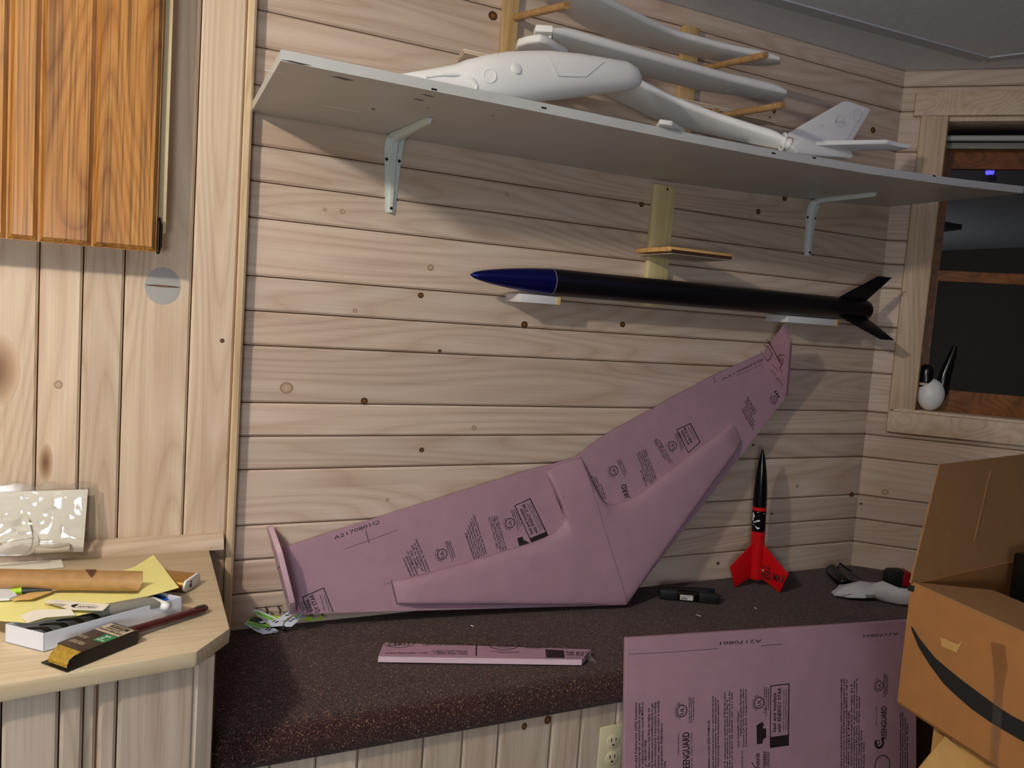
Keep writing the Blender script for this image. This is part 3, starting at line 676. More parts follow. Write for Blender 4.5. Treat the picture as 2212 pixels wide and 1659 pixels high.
# foam wings: outline given as (pixel, underside height), rounded leading edge
def wing(name, label, LE, TE, th, loc, group='foam wings on the rack and shelf', extra=None):
    t = thing(name, label, 'foam wing', loc, group); n = max(len(LE), len(TE)); rings = []
    def rs(pl, m):
        seg = [0]
        for a, b in zip(pl, pl[1:]): seg.append(seg[-1]+(b-a).length)
        out = []
        for i in range(m):
            s_ = seg[-1]*i/(m-1)
            for k in range(len(pl)-1):
                if s_ <= seg[k+1]+1e-9: out.append(pl[k]+(pl[k+1]-pl[k])*((s_-seg[k])/max(seg[k+1]-seg[k], 1e-9))); break
        return out
    m = 24; A = rs(LE, m); B = rs(TE, m)
    for i, (a, b) in enumerate(zip(A, B)):
        e = min(1.0, 0.55+i/3, 0.55+(m-1-i)/3); c = b-a; up = Vector((0, 0, 1)); h = th*e
        prof = [(0.0, .45), (0.02, .15), (.07, 0), (.5, 0), (.97, 0), (1.0, .06), (1.0, .14), (.6, .75), (.3, 1.0), (.10, .92), (.02, .70)]
        rings.append([a+c*u_+up*(h*v_) for u_, v_ in prof])
    mb = MB(); mb.loft(rings); o = mb.build('panel', M['foam'], t, smooth=45)
    return t, A, B
def ZP(pts): return [onZ(x, y, z) for x, y, z in pts]
def Z5(x, y, z): return (980+x/2.99, y/2.99, z)
zA = 2.163
tA, A1, B1 = wing('foam_wing', 'topmost white foam wing lying across the upper dowels', ZP([Z5(560, -190, zA), Z5(960, 0, zA), Z5(1200, 122, zA), Z5(1400, 216, zA), Z5(1452, 236, zA), Z5(1780, 322, zA), Z5(2105, 388, zA)]),
   ZP([Z5(450, -60, zA), Z5(690, 75, zA), Z5(820, 165, zA), Z5(980, 238, zA), Z5(1120, 288, zA), Z5(1330, 318, zA), Z5(1560, 372, zA), Z5(1850, 424, zA), Z5(2000, 430, zA), Z5(2110, 416, zA)]), .020, (1.2, -.15, zA))
zBw = 2.066
tB, A2, B2 = wing('foam_wing', 'straight white foam wing with a root tab on the lower dowels', ZP([Z5(640, 205, zBw), Z5(900, 278, zBw), Z5(1300, 388, zBw), Z5(1800, 526, zBw), Z5(2150, 606, zBw)]),
   ZP([Z5(640, 300, zBw), Z5(720, 350, zBw), Z5(1200, 492, zBw), Z5(1600, 592, zBw), Z5(2130, 662, zBw)]), .024, (1.2, -.2, zBw))
a = onZ(1152, 78, zBw+.002); b_ = onZ(1154, 91, zBw+.002); c_ = onZ(1192, 98, zBw+.002); d_ = onZ(1194, 70, zBw+.002)
mb = MB(); mb.prism([a, onZ(1156, 68, zBw+.002), d_, c_, b_], (0, 0, .016)); mb.build('root_tab', M['foam'], tB, bevel=.004)
p = onZ(1191, 84, zBw+.01); mb = MB(); rim = [onZ(1188, 100, zBw-.002), onZ(1187, 80, zBw-.001), onZ(1190, 70, zBw+.008), onZ(1195, 66, zBw+.022)]; mb.tube(rim, .0045, 8); mb.build('root_rim', M['foam'], tB, smooth=60)
tC, A3, B3 = wing('foam_wing', 'slanting white foam wing with its end resting on the shelf edge', ZP([(1325, 158, 2.014), (1366, 178, 1.999), (1385, 186, 1.994), (1450, 219, 1.975), (1550, 258, 1.945), (1650, 291, 1.914), (1697, 306, 1.899)]),
   ZP([(1280, 192, 2.010), (1326, 214, 1.996), (1345, 224, 1.990), (1422, 262, 1.966), (1480, 280, 1.947), (1600, 307, 1.910), (1684, 322, 1.887)]), .022, (1.4, -.4, 1.885))
e0, e1_ = A3[-1], B3[-1]; dr_ = (A3[-1]-A3[-4]).normalized()
mb = MB(); cc = (e0+e1_)/2+Vector((0, 0, .008)); rr = [Vector((cc.x, cc.y, cc.z))+((e0-e1_).normalized()*math.cos(q)*(e0-e1_).length*.52+Vector((0, 0, 1))*math.sin(q)*.018) for q in (2*math.pi*i/16 for i in range(17))]
mb.tube(rr, .003, 6, cap=False); mb.build('root_rim', M['foam'], tC, smooth=60)
mb = MB(); mb.lathe(cc-dr_*.004, dr_, [(0, .013), (.022, .013), (.024, .011)], 16); mb.build('root_tab', M['foam'], tC, smooth=40)
mb = MB(); mb.lathe(cc+dr_*.010+Vector((0, 0, .010)), dr_, [(0, .0055), (.014, .0055)], 12); mb.build('spar_stub', M['dowel'], tC, smooth=40)
# pressed marks under the wings
def wmarks(t, spots, z):
    for k, (x, y, r_) in enumerate(spots):
        p = onZ(x, y, z-.0004); mb = MB(); mb.lathe(p, (0, 0, 1), [(0, r_), (.0012, r_)], 14); mb.build('mould_plug', M['white'], t)
wmarks(tA, [(1212, 25, .010), (1334, 67, .009), (1655, 134, .007), (1615, 133, .008), (1487, 112, .008)], zA)
wmarks(tB, [(1574, 197, .010), (1632, 209, .008), (1511, 179, .004), (1435, 169, .004)], zBw)
for (cx, cy, z, t, nm) in ((1285, 35, zA, tA, 'embossing'), ):
    pr = Print((0, 0, z), (0, 0, -1), .0005)
    for k in range(4): pr.stroke([(1262+k*8, 24+k*7), (1290+k*9, 30+k*8)], .002)
    pr.stroke([(1290, 52), (1324, 51), (1300, 46)], .0015); pr.build(nm, M['white'], t)
# small foam tip behind the fuselage, foam wedge on the shelf
mb = MB(); pl = [onZ(x, y, 2.03) for x, y in ((1113, 112), (1117, 100), (1138, 94), (1165, 90), (1185, 96), (1206, 110), (1228, 122), (1170, 118))]
mb.prism(pl, (0, 0, .018)); o = mb.build('foam_wing_tip', M['foam'], bevel=.006, seg=3); tag(o, 'small curved white foam piece between fuselage and rack post', 'foam piece')
mb = MB(); pl = [onZ(x, y, zs(1.2)+TH+.001) for x, y in ((1416, 281), (1424, 268), (1452, 272), (1480, 290), (1440, 286))]
mb.prism(pl, (0, 0, .011)); o = mb.build('foam_wedge', M['foam'], bevel=.003); tag(o, 'small white foam wedge on the shelf under the slanting wing', 'foam piece')

# tail assembly
TY = -0.27
tail = thing('foam_tail', 'white foam tail section with upright fin and stabiliser at the shelf right', 'model plane', (1.68, TY, 1.875))
F_ = lambda x, y, Y=TY: onY(x, y, Y)
fin = [F_(1688, 296), F_(1819, 220), F_(1829, 219), F_(1872, 233), F_(1878, 238), F_(1874, 246), F_(1838, 306), F_(1820, 312), F_(1700, 312)]
mb = MB(); mb.prism([p-Vector((0, .007, 0)) for p in fin], (0, .014, 0)); fo = mb.build('fin', M['foam'], tail, bevel=.004, seg=3)
pr = Print((0, TY-.007, 0), (0, -1, 0), .0006)
pr.stroke([(1829, 302), (1863, 246)], .0016); pr.build('hinge_crease', M['foamline'], fo)
for c_, r_, a0_, a1_ in (((1852, 249), .016, 0, 360), ((1815, 262), .015, 0, 360), ((1778, 277), .008, 200, 360)):
    pr = Print((0, TY-.007, 0), (0, -1, 0), .0006); pr.ring(c_, r_, .0016, a0=a0_, a1=a1_); pr.build('mould_ring', M['foamline'], fo)
pr = Print((0, TY-.007, 0), (0, -1, 0), .0006)
pr.line((1804, 266), (1828, 269), 'HR', .009, True)
pr.build('embossing', M['foamline'], fo)
boom = [F_(1700, 316), F_(1735, 302), F_(1825, 310), F_(1836, 340), F_(1829, 345), F_(1815, 342), F_(1740, 338), F_(1712, 334)]
mb = MB(); zmin = zs(1.75)+TH+.0005
mb.prism([Vector((p.x, TY-.016, max(p.z, zs(p.x)+TH+.0008))) for p in boom], (0, .032, 0)); mb.build('boom', M['foam'], tail, bevel=.006, seg=3)
zst = F_(1735, 318).z
stb = [onZ(x, y, zst) for x, y in ((1738, 308), (1915, 306), (1944, 316), (1966, 320), (1944, 325), (1828, 327), (1742, 318))]
stb = [F_(1738, 312), onZ(1916, 310, F_(1738, 312).z+.012), onZ(1945, 318, F_(1738, 312).z+.012), onZ(1968, 321, F_(1738, 312).z+.012), onZ(1942, 326, F_(1738, 312).z+.010), onZ(1830, 327, F_(1738, 312).z+.002), F_(1742, 322)]
mb = MB(); mb.prism(stb, (0, 0, .011)); mb.build('stabiliser', M['foam'], tail, bevel=.003)

# wooden rack: two posts with dowels
def post(xa, xb, z0, z1, dowels, label):
    t = thing('rack_post', label, 'rack', ((xa+xb)/2, 0, z0), 'wooden rack posts above the shelf')
    mb = MB(); mb.bx(xa, xb, -.021, -.0006, z0, z1); mb.build('upright', wood('rack_pine', lin(184, 146, 92), lin(208, 174, 120), lin(220, 190, 138), 0.5, axis='Z'), t, bevel=.0015)
    for a, b in dowels:
        mb = MB(); mb.tube([a, b], .0085, 14); mb.build('dowel', M['dowel'], t, smooth=40)
a1 = onY(1112, 38, -.020); p1a, p1b = onY(1087, 60, -.02).x, onY(1119, 60, -.02).x
l1 = onY(1150, 128, -.02); l1 = Vector((a1.x, -.02, 2.060))
post(p1a, p1b, 1.93, ZCEIL-.002, [(a1, onX(1225, 11, a1.x)), (l1, Vector((a1.x, -.268, 2.030))), (Vector((a1.x, -.02, 2.0185)), Vector((a1.x, -.155, 2.0185)))], 'left wooden rack post with dowels, beside the dark knot')
p2a, p2b = onY(1480, 60, -.02).x, onY(1513, 60, -.02).x; xm = (p2a+p2b)/2
d1 = onX(1655, 119, xm); d2_ = onX(1692, 227, xm)
s1_ = Vector((xm, -.02, d1.z+.030)); 
post(p2a, p2b, 1.93, onY(1495, 57, -.02).z, [(s1_, d1), (Vector((xm, -.02, d2_.z+.026)), d2_), (Vector((xm, -.02, 2.0185)), Vector((xm, -.155, 2.0185)))], 'right wooden rack post with two long dowels')
# thin sheets lying on the lowest dowels
for k, (dz, lab) in enumerate(((0, 'lower thin balsa sheet behind the foam fuselage'), (.0065, 'upper thin balsa sheet behind the foam fuselage'))):
    z = 2.028+dz; sh = 6*k
    if k == 0: corners = [onZ(1001, 113, z), onZ(1031, 104, z), onZ(1680, 240, z), onZ(1655, 254, z)]
    else: corners = [onZ(1003, 106, z), onZ(1033, 97, z), onZ(1678, 230, z), onZ(1650, 246, z)]
    y0, y1 = -.135, -.055
    x0_, x1_ = onY(1003, 112-6*k, y0).x, onY(1679, 240-8*k, y0).x
    mb = MB(); mb.prism([Vector((x0_, y0+.004*k, z)), Vector((x0_+.015, y1, z)), Vector((x1_-.02+.01*k, y1+.004*k, z)), Vector((x1_, y0+.004*k, z))], (0, 0, .0045))
    o = mb.build('balsa_sheet', wood('balsa%d' % k, lin(186, 158, 130), lin(216, 196, 170), lin(228, 212, 190), 0.6), bevel=.0006); tag(o, lab, 'wood sheet', 'balsa sheets on the rack')
# ================================================================ back wall hangings
# cream plank with a little ledge
pa, pb_ = onY(1413, 402, -.0), onY(1460, 402, -.02)
xa, xb = onY(1416, 402, -.02).x, pb_.x
pk = thing('hanging_plank', 'cream upright wooden strip on the wall below the shelf', 'plank', ((xa+xb)/2, 0, 1.495))
mb = MB(); mb.bx(xa, xb, -.020, -.0006, onY(1405, 663, -.02).z, onY(1430, 399, -.02).z); mb.build('strip', wood('cream_strip', lin(206, 184, 128), lin(222, 204, 152), lin(232, 216, 168), 0.5, axis='Z'), pk, bevel=.0015)
for px in ((1442, 409), (1446, 558)):
    p = onY(px[0], px[1], -.0204); mb = MB(); mb.lathe(p, (0, -1, 0), [(-.001, .0034), (.0006, .0034), (.0008, .002)], 12); mb.build('screw', M['screw'], pk)
lz = onY(1372, 546, -.021).z; lx = onY(1372, 546, -.021).x; yf = onX(1448, 541, lx).y
led = thing('small_ledge', 'small tan wooden ledge with a rough front edge fixed to the cream strip', 'ledge', (lx+.05, -.02, lz))
lx1 = onY(1583, 550, yf).x
mb = MB(); mb.bx(lx, lx1, yf, -.0212, lz, lz+.011); mb.build('plate', wood('ledge_pine', lin(190, 130, 66), lin(220, 168, 100), lin(232, 190, 128), 0.5), led, bevel=.001)
mb = MB(); mb.bx(lx+.004, lx1-.003, yf-.0012, yf+.002, lz-.004, lz+.004); mb.build('raw_edge', plain('dark_rough_edge', lin(70, 40, 20), 0.8, noise_amt=.4, nscale=120), led)  # dark brown strip along the rough front edge
mb = MB(); mb.bx(lx+.01, lx1-.004, yf+.003, -.024, lz-.0065, lz-.0045); mb.build('underlay', M['tube'], led)

# big dark rocket on two rests
RY = -0.088
tipP, sA, sB = onY(1015, 596, RY), onY(1191, 581, RY), onY(1187, 637, RY)
eA, eB = onY(1781, 637.6, RY), onY(1781, 687.5, RY)
rad = ((sA-sB).length+(eA-eB).length*1.0)/4; c0 = (sA+sB)/2; c1 = (eA+eB)/2
axis = (c1-c0).normalized(); xend = onY(1869, 668, RY); Lb = (xend-c0).dot(axis); Ln = (c0-tipP).dot(axis)
rk = thing('model_rocket', 'long glossy black model rocket with navy blue nose on two white rests', 'model rocket', c0-Vector((0, 0, rad)))
mb = MB(); prof = [(0, .0006)]
for i in range(1, 19):
    t = i/18; prof.append((Ln*t, rad*math.sqrt(max(0, 1-(1-t)**1.9))*(.28*t+.72)))
base_tip = c0-axis*Ln; mb.lathe(base_tip, axis, prof, 36); mb.build('nose_cone', M['navy'], rk, smooth=50)
mb = MB(); mb.lathe(c0-axis*.0006, axis, [(0, rad*.99), (0, rad*1.004), (.0018, rad*1.004), (.0018, rad*.99)], 36); mb.build('joint_ring', plain('joint_grey', lin(150, 150, 158), .4), rk)
mb = MB(); mb.lathe(c0+axis*.0012, axis, [(0, rad), (Lb-.015, rad), (Lb, rad*.88), (Lb, rad*.6), (Lb-.02, rad*.6)], 36); mb.build('body_tube', M['rocketblack'], rk, smooth=50)
side = axis.cross(Vector((0, 0, 1))).normalized(); upv = side.cross(axis).normalized()
def rfin(ang, r0s, r0e, tips):
    d = upv*math.cos(ang)+side*math.sin(ang); th = axis.cross(d)*.003
    pts = [c0+axis*(Lb-.135)+d*(rad*.97), c0+axis*(Lb+tips[0])+d*tips[2], c0+axis*(Lb+tips[1])+d*tips[2], c0+axis*(Lb-.012)+d*(rad*.97)]
    mb = MB(); mb.prism([p-th/2 for p in pts], th); mb.build('fin', M['rocketblack'], rk, bevel=.001)
for a in (20, 140, 260): rfin(math.radians(a), 0, 0, (-.004, .056, rad+.080))
def rest(xa, xb, lab):
    zc_ = c0.z+(xa-c0.x)*axis.z/axis.x-rad
    t = thing('rocket_rest', lab, 'rest', ((xa+xb)/2, 0, zc_-.03), 'white rests under the dark rocket')
    mb = MB(); mb.bx(xa, xb, RY-.004, -.0006, zc_-.022, zc_-.0012); mb.build('arm', M['whitepaint'], t, bevel=.001)
    mb = MB(); mb.bx(xb-.009, xb+.0004, RY-.0062, RY-.0042, zc_-.022, zc_-.0014); mb.build('bare_end', M['rawpine'], t)
rest(onY(1123, 650, RY).x, onY(1208, 652, RY).x, 'white faced block under the rocket nose'); rest(onY(1700, 690, RY).x, onY(1808, 696, RY).x, 'white faced block under the rocket tail')

# ================================================================ pink foam flying wing leaning on the wall
Nn = onZ(1352, 1307, ZB+.006); Lp = onY(640, 1327, -.058); Rp = onY(1699, 857, -.050)
wn = (Lp-Nn).cross(Rp-Nn).normalized()
if wn.y > 0: wn = -wn
W = lambda x, y: onP(x, y, Nn, wn)
fw = thing('flying_wing', 'pink foam board flying wing with printed text, leaning against the back wall', 'model plane', Nn)
FT = 0.0125
left = [W(1352, 1307), W(1246, 988), W(1129, 1020), W(900, 1092), W(723, 1147), W(603, 1187), W(638, 1327)]
right = [W(1352, 1307), W(1699, 857), W(1650, 762), W(1540, 812), W(1306, 941), W(1246, 988)]
for pl, nm in ((left, 'wing_panel'), (right, 'wing_panel')):
    mb = MB(); mb.prism(pl, -wn*FT); mb.build(nm, M['pink'], fw, bevel=.0008, seg=1)

def lerp_list(pairs, m):
    out = []
    for i in range(m):
        t = (len(pairs)-1)*i/(m-1); k = min(int(t), len(pairs)-2); f = t-k
        out.append([pairs[k][j]+(pairs[k+1][j]-pairs[k][j])*f for j in range(4)])
    return out
pairL = [(846, 1256, 857, 1303), (900, 1243, 905, 1303), (1000, 1216, 1000, 1303), (1100, 1186, 1090, 1303), (1150, 1171, 1135, 1303.5), (1180, 1159, 1170, 1304), (1199, 1147, 1200, 1304), (1212, 1132, 1222, 1304), (1217, 1118, 1242, 1304), (1213, 1095, 1265, 1304), (1196, 1060, 1290, 1304.5), (1180, 1026, 1313, 1305), (1181, 1017, 1325, 1305), (1205, 1003, 1335, 1305), (1250, 990, 1347, 1305)]
pairR = [(1577, 914, 1596, 954), (1520, 957, 1565, 998), (1450, 1010, 1522, 1058), (1385, 1062, 1478, 1120), (1350, 1082, 1448, 1163), (1326, 1090, 1424, 1197), (1308, 1088, 1405, 1223), (1293, 1076, 1390, 1245), (1280, 1055, 1376, 1264), (1264, 1020, 1362, 1284), (1251, 990, 1348, 1304)]
HB = .025
def body(pairs, mdir):
    m = 64; nv = 14; L_ = lerp_list(pairs, m); G = []
    for i, (ux, uy, vx, vy) in enumerate(L_):
        U, V = W(ux, uy), W(vx, vy); d = (V-U).length; row = []
        e = min(1, .45+i/6.0)                                   # the outer end tapers
        tot = [(0, 0), (0, .42), (.02, .58), (.06, .74), (.12, .87), (.20, .96), (.36, 1), (.6, 1), (.8, 1), (.9, .98), (.95, .93), (.985, .82), (1.0, .66), (1.0, 0)]
        for (s_, h) in tot:
            sc = s_ if d > .2 else s_
            row.append(U+(V-U)*sc+wn*(HB*h*e+.0001))
        G.append(row)
    mb = MB(); mb.loft(G, cap=True, closed=True); return mb.build('centre_body', M['pink'], fw, smooth=50)
body(pairL, 1); body(pairR, -1)
# winglets
base0 = W(638, 1326); eup = (W(592, 1150)-base0).normalized(); outL = eup.cross(wn); outL = outL if outL.x < 0 else -outL
def wl(pts, b, e, out, w):
    mb = MB(); mb.prism([b+e*a+wn*c for a, c in pts], out*w); return mb.build('winglet', M['pinkcut'], fw, bevel=.0008, seg=1)
wgl = wl([(.006, -.012), (.008, .030), (.040, .072), (.158, .082), (.212, .026), (.212, -.012)], base0, eup, outL, .0125)
pr = Print(base0+outL*.0125, outL, .0006)
cc = base0+outL*.0125+eup*.075+wn*.035; pr.ring(cc, .026, .002); pr.ring(base0+outL*.0125+eup*.155+wn*.01, .014, .0018, a0=0, a1=200)
pr.stroke([base0+outL*.0125+eup*.128+wn*.078, base0+outL*.0125+eup*.112-wn*.010], .0018, three=True); pr.build('print', M['ink'], wgl)
b0, b1_ = W(1695, 858), W(1650, 768); wnr = (b1_-b0).cross(wn).normalized(); wnr = wnr if wnr.dot(CAM-b0) > 0 else -wnr
wp = [onP(x, y, b0, wnr) for x, y in ((1648, 768), (1666, 737), (1690, 704), (1706, 741), (1702, 800), (1697, 858))]
mb = MB(); mb.prism(wp, -wnr*.0125); wgr = mb.build('winglet', M['pink'], fw, bevel=.0008, seg=1)
pr = Print(b0, wnr, .0008)
for st_ in ([(1658, 733), (1664, 745), (1688, 785), (1692, 784)], [(1650, 745), (1660, 750), (1668, 762), (1664, 775), (1655, 781), (1652, 772)], [(1662, 738), (1674, 762), (1686, 785)], [(1644, 758), (1650, 770), (1656, 776)], [(1680, 771), (1686, 766), (1695, 768)], [(1658, 787), (1666, 800), (1676, 810)], [(1668, 788), (1676, 795), (1680, 800)], [(1690, 786), (1685, 795), (1690, 803)], [(1676, 817), (1682, 818), (1691, 833)], [(1687, 772), (1684, 778), (1690, 781), (1692, 775)]):
    pr.stroke(st_, .0022)
pr.build('marker_scribble', M['marker'], wgr)
# printing on the panels
pr = Print(Nn, wn, .0006)
def es_box(a, b, c, d, l1='Seal and Insulate', l2='with ENERGY STAR', sq=True):
    """a outer-left, b outer-right, c lower-right, d lower-left pixel corners; text reads from d to a"""
    pr.stroke([a, b], .0022); pr.stroke([d, a], .0022); pr.stroke([b, c], .0030); pr.stroke([c, d], .0022)
    L = lambda p, q, t: (p[0]+(q[0]-p[0])*t, p[1]+(q[1]-p[1])*t)
    def col(f, r0=.22, r1=.94): return L(L(d, c, f), L(a, b, f), r0), L(L(d, c, f), L(a, b, f), r1)
    if sq: pr.poly([d, c, L(c, b, .17), L(d, a, .17)])
    p, q = col(.31, .24, .88); pr.line(p, q, l1, .0098, True); p, q = col(.58, .22, .96); pr.line(p, q, l2, .0098, True)
    p, q = col(.76, .24, .92); pr.line(p, q, 'Insulation saves energy when installed', .0042); p, q = col(.90, .24, .92); pr.line(p, q, 'according to ENERGY STAR guidelines.', .0042)
es_box((1111.9, 1092.2), (1145, 1077.3), (1186.3, 1163), (1150.8, 1177))
SM = ['A copy of UL Classification', 'Certificate is available', 'at www.owenscorning.com', 'for insulation']
def small(p, q, n=3, pitch=.0052, h=.0036): pr.para(p, q, [(SM[i % 4], .06*i, .94-.08*i) for i in range(n)], pitch, h)
pr.ul((1101.5, 1130), (1094.5, 1113), .0125); small((1120, 1146), (1104, 1098), 4)
# home emblem
pr.poly([(1117, 1163), (1128, 1159), (1131, 1166), (1143, 1172), (1144, 1177), (1129, 1183), (1124, 1186), (1121, 1178)])
SPA = ['Espuma de poliestireno extruido FOAMULAR', 'proteccion o una barrera termica exterior', 'Requiere una barrera. Para informacion', 'con Owens Corning World Headquarters', 'resistencia al flujo de calor, mayor R', 'obtener el valor R es necesario instalar', 'instrucciones del fabricante. Si no las', 'al material, pida una y lealas con cuidado']
pr.para((1081, 1200), (1058, 1117), [('ASTM C 578 Type X Canada CAN', .18, .82), ('California Quality Standards reg no', .10, .9), ('License CA-T042 Consumer Affairs', .05, .95), ('cumple los requisitos de ESR-1061', .0, .97)], .0068, .0050)
pr.para((1026, 1208), (1007, 1150), [(SPA[i], 0, 1+.10*i) for i in range(6)], .0070, .0050)
pr.ul((955, 1197), (949, 1181), .0125); small((978, 1212), (962, 1166), 3)
pr.para((893, 1252), (873, 1205), [('Insulation', .0, 1.0), ('is required', .1, .9), ('consult MSDS or', .0, 1.2), ('higher the', .35, .8), ('properly to get', .15, 1.2), ("manufacturer's", .05, 1.3), ('review it carefully', .0, 1.5)], .0078, .0054)
# cut-off block at the left tip
for (a, b) in (((653, 1290), (699, 1270)), ((699, 1270), (719, 1321)), ((653, 1290), (666, 1321))): pr.stroke([a, b], .0022)
pr.line((676, 1320), (667, 1294), 'sulate', .0105, True); pr.line((692, 1321), (676, 1282), 'GY STAR', .0105, True); pr.line((703, 1319), (693, 1285), 'when installed', .0042); pr.line((714, 1320), (700, 1283), 'STAR guidelines.', .0042)
small((655, 1321), (646, 1300), 3)
# right half
es_box((1462, 928), (1491.5, 915), (1512, 955), (1487, 978), 'and Insulate', 'ENERGY STAR', False)
pr.ul((1453, 963), (1446, 944), .0125); small((1473, 975), (1457, 933), 4)
pr.para((1446, 1005), (1414, 950), [('California Quality', .2, .8), ('Standard ASTM C578', .05, .95), ('consumer affairs', .0, .9)], .0068, .0050)
pr.para((1398, 1048), (1372, 980), [('FOAMULAR', 0, .5), ('Requiere una barrera termica', .12, .86), ('Para obtener informacion', .0, 1.0), ('World Headquarters', -.02, 1.0), ('resistencia al flujo', .0, 1.0), ('fabricante una y lealas', .05, .95)], .0072, .0050)
pr.ul((1326, 1017), (1319, 1000), .0125); small((1350, 1030), (1333, 992), 3)
pr.line((1362, 1078), (1351, 1044), 'UARD', .017, True); pr.line((1352, 1074), (1345, 1053), 'Children & Schools', .0036)
pr.para((1292, 1082), (1273, 1028), [('heat flow; the higher the', 0, 1), ('installed properly to get', -.02, 1.02), ('If a manufacturer', .0, .95), ('review it carefully.', -.02, .9), ('All rights reserved.', -.05, .6)], .0064, .0048)
pr.para((1628, 926), (1603, 883), [('Polystyrene (XPS) Insulation', 0, 1), ('thermal barrier required', .1, .9), ('information consult', .2, .8), ('', 0, .01) if False else ('flow; the higher', .5, .7), ('properly to get', .45, .75), ('carefully', .5, .8)], .0078, .0056)
pr.ul((1672, 863), (1667, 850), .0110)
pr.line((1684, 857), (1676, 843), 'ill', .010, True)
# stamped row along the trailing edge
pr.line((722, 1166), (820, 1130), 'A2170801Q', .0085); pr.line((1560, 822), (1648, 778), 'A2170801Q', .0060)
pr.stroke([(745, 1186), (858, 1145)], .0007); pr.stroke([(790, 1146), (797, 1172)], .0016)
pr.stroke([(1540, 815), (1545, 826)], .002); pr.stroke([(1590, 812), (1648, 786)], .0007)
pr.stroke([(845, 1253), (857, 1306)], .0012); pr.stroke([(832, 1262), (850, 1257)], .0008); pr.build('lettering', M['ink'], fw)
# print strip on the leading edges
pr = Print(Nn, wn, .0006); pr.line((1030, 1306), (1160, 1305), 'FOAMULAR INSULATING SHEATHING', .004); pr.build('edge_print', M['ink'], fw)
# ================================================================ things on the bench
# small red and black rocket standing on its fins
rc = Vector((1.779, -0.083, 0)); RZ = ZB+.002
def R3(x, y, Y=rc.y): return onY(x, y, Y)
rm = thing('model_rocket', 'small red rocket with black nose and skull emblem standing on the carpet', 'model rocket', (rc.x, rc.y, RZ))
zt_ = R3(1648, 970).z; xt = R3(1648, 970).x; zb0 = R3(1632, 1248).z; xb0 = R3(1632, 1248).x
b0 = Vector((xb0, rc.y, zb0)); t0 = Vector((xt, rc.y, zt_)); ax = (t0-b0).normalized(); Lr = (t0-b0).length; rr_ = .0208
def hfrac(px): return (R3(*px)-b0).dot(ax)
h1 = hfrac((1630, 1147)); h2 = hfrac((1634, 1102)); h3 = hfrac((1636, 1097))
mb = MB(); mb.lathe(b0, ax, [(0, rr_*.8), (0, rr_), (h1, rr_)], 28); mb.build('body_tube', M['red'], rm, smooth=50)
mb = MB(); mb.lathe(b0+ax*h1, ax, [(0, rr_*1.006), (h2-h1, rr_*1.006)], 28); blk = mb.build('black_band', M['black_gloss'], rm, smooth=50)
mb = MB(); mb.lathe(b0+ax*h2, ax, [(0, rr_*1.004), (h3-h2+.004, rr_*1.004)], 28); mb.build('red_band', M['red'], rm, smooth=50)
prof = [(0, rr_)]; Ln2 = Lr-h3-.004
for i in range(1, 15):
    t = i/14; prof.append((Ln2*t, rr_*(1-t**2.1)**.75 if t < 1 else .001))
prof[-1] = (Ln2, .0026); mb = MB(); mb.lathe(b0+ax*(h3+.004), ax, prof, 28); mb.build('nose_cone', M['black_gloss'], rm, smooth=50)
ft = [onZ(1577, 1270, RZ), onZ(1682, 1280, RZ)]
fcen = Vector((1.779, -0.079, 0))
fin_objs = []
for k, a_ in enumerate((None, None, 2)):
    if a_ is None: d = Vector((ft[k].x-b0.x, ft[k].y-b0.y, 0)).normalized()
    else: d = -((Vector((ft[0].x-b0.x, ft[0].y-b0.y, 0)).normalized()+Vector((ft[1].x-b0.x, ft[1].y-b0.y, 0)).normalized())).normalized()
    s_ = .083 if k < 2 else .055
    pts = [b0+ax*.004+d*rr_*.97, b0+ax*.110+d*rr_*.97, b0+ax*.042+d*(rr_+s_), b0+ax*((RZ-b0.z)/ax.z)+d*(rr_+s_*.72)]
    th = ax.cross(d).normalized()*.003; mb = MB(); mb.prism([p-th/2 for p in pts], th); fo = mb.build('fin', M['red'], rm, bevel=.0006); fin_objs.append((fo, d, th))
fo, d, th = fin_objs[1]
nn = th.normalized(); nn = nn if nn.dot(CAM-b0) > 0 else -nn
pr = Print(b0+nn*.0016, nn, .0009)
pr.line((1645, 1247), (1695, 1262), 'RED MAX', .025, True); pr.line((1648, 1226), (1665, 1232), 'DER', .008, True); pr.build('lettering', M['inkblack'], fo)
pr = Print(b0+nn*.0022, nn, .0010); pr.ring((1648, 1232), .0022, .0016); pr.build('emblem', M['white'], fo)
# skull and crossbones wrapped round the black band
def wrap(px):
    p = R3(*px); h = (p-b0).dot(ax); sx = (p-b0-ax*h).dot(C_R); sx = max(-.0203, min(.0203, sx)); dep = math.sqrt(max(0, .0209**2-sx*sx))
    fwd = (C_F-ax*C_F.dot(ax)).normalized(); rt = fwd.cross(ax).normalized(); rt = rt if rt.dot(C_R) > 0 else -rt
    return b0+ax*h+rt*sx*1.012-fwd*dep*1.012
def wpoly(px, name, mat, lift=0):
    P_ = [wrap(p) for p in px]; c = wrap((sum(p[0] for p in px)/len(px), sum(p[1] for p in px)/len(px))); mb = MB(); o_ = Vector((CAM-c)).normalized()*(.0011+lift)
    mb.add([c+o_]+[p+o_ for p in P_], [(0, i+1, (i+1) % len(P_)+1) for i in range(len(P_))]); mb.build(name, mat, blk)
SK = lambda x, y: (1560+x/7.2125, 1060+y/7.2125)
wpoly([SK(*p) for p in ((432, 350), (455, 332), (480, 338), (500, 370), (503, 405), (490, 425), (493, 455), (475, 475), (478, 505), (465, 520), (440, 518), (428, 490), (432, 440), (424, 420), (426, 380))], 'skull', M['white'])
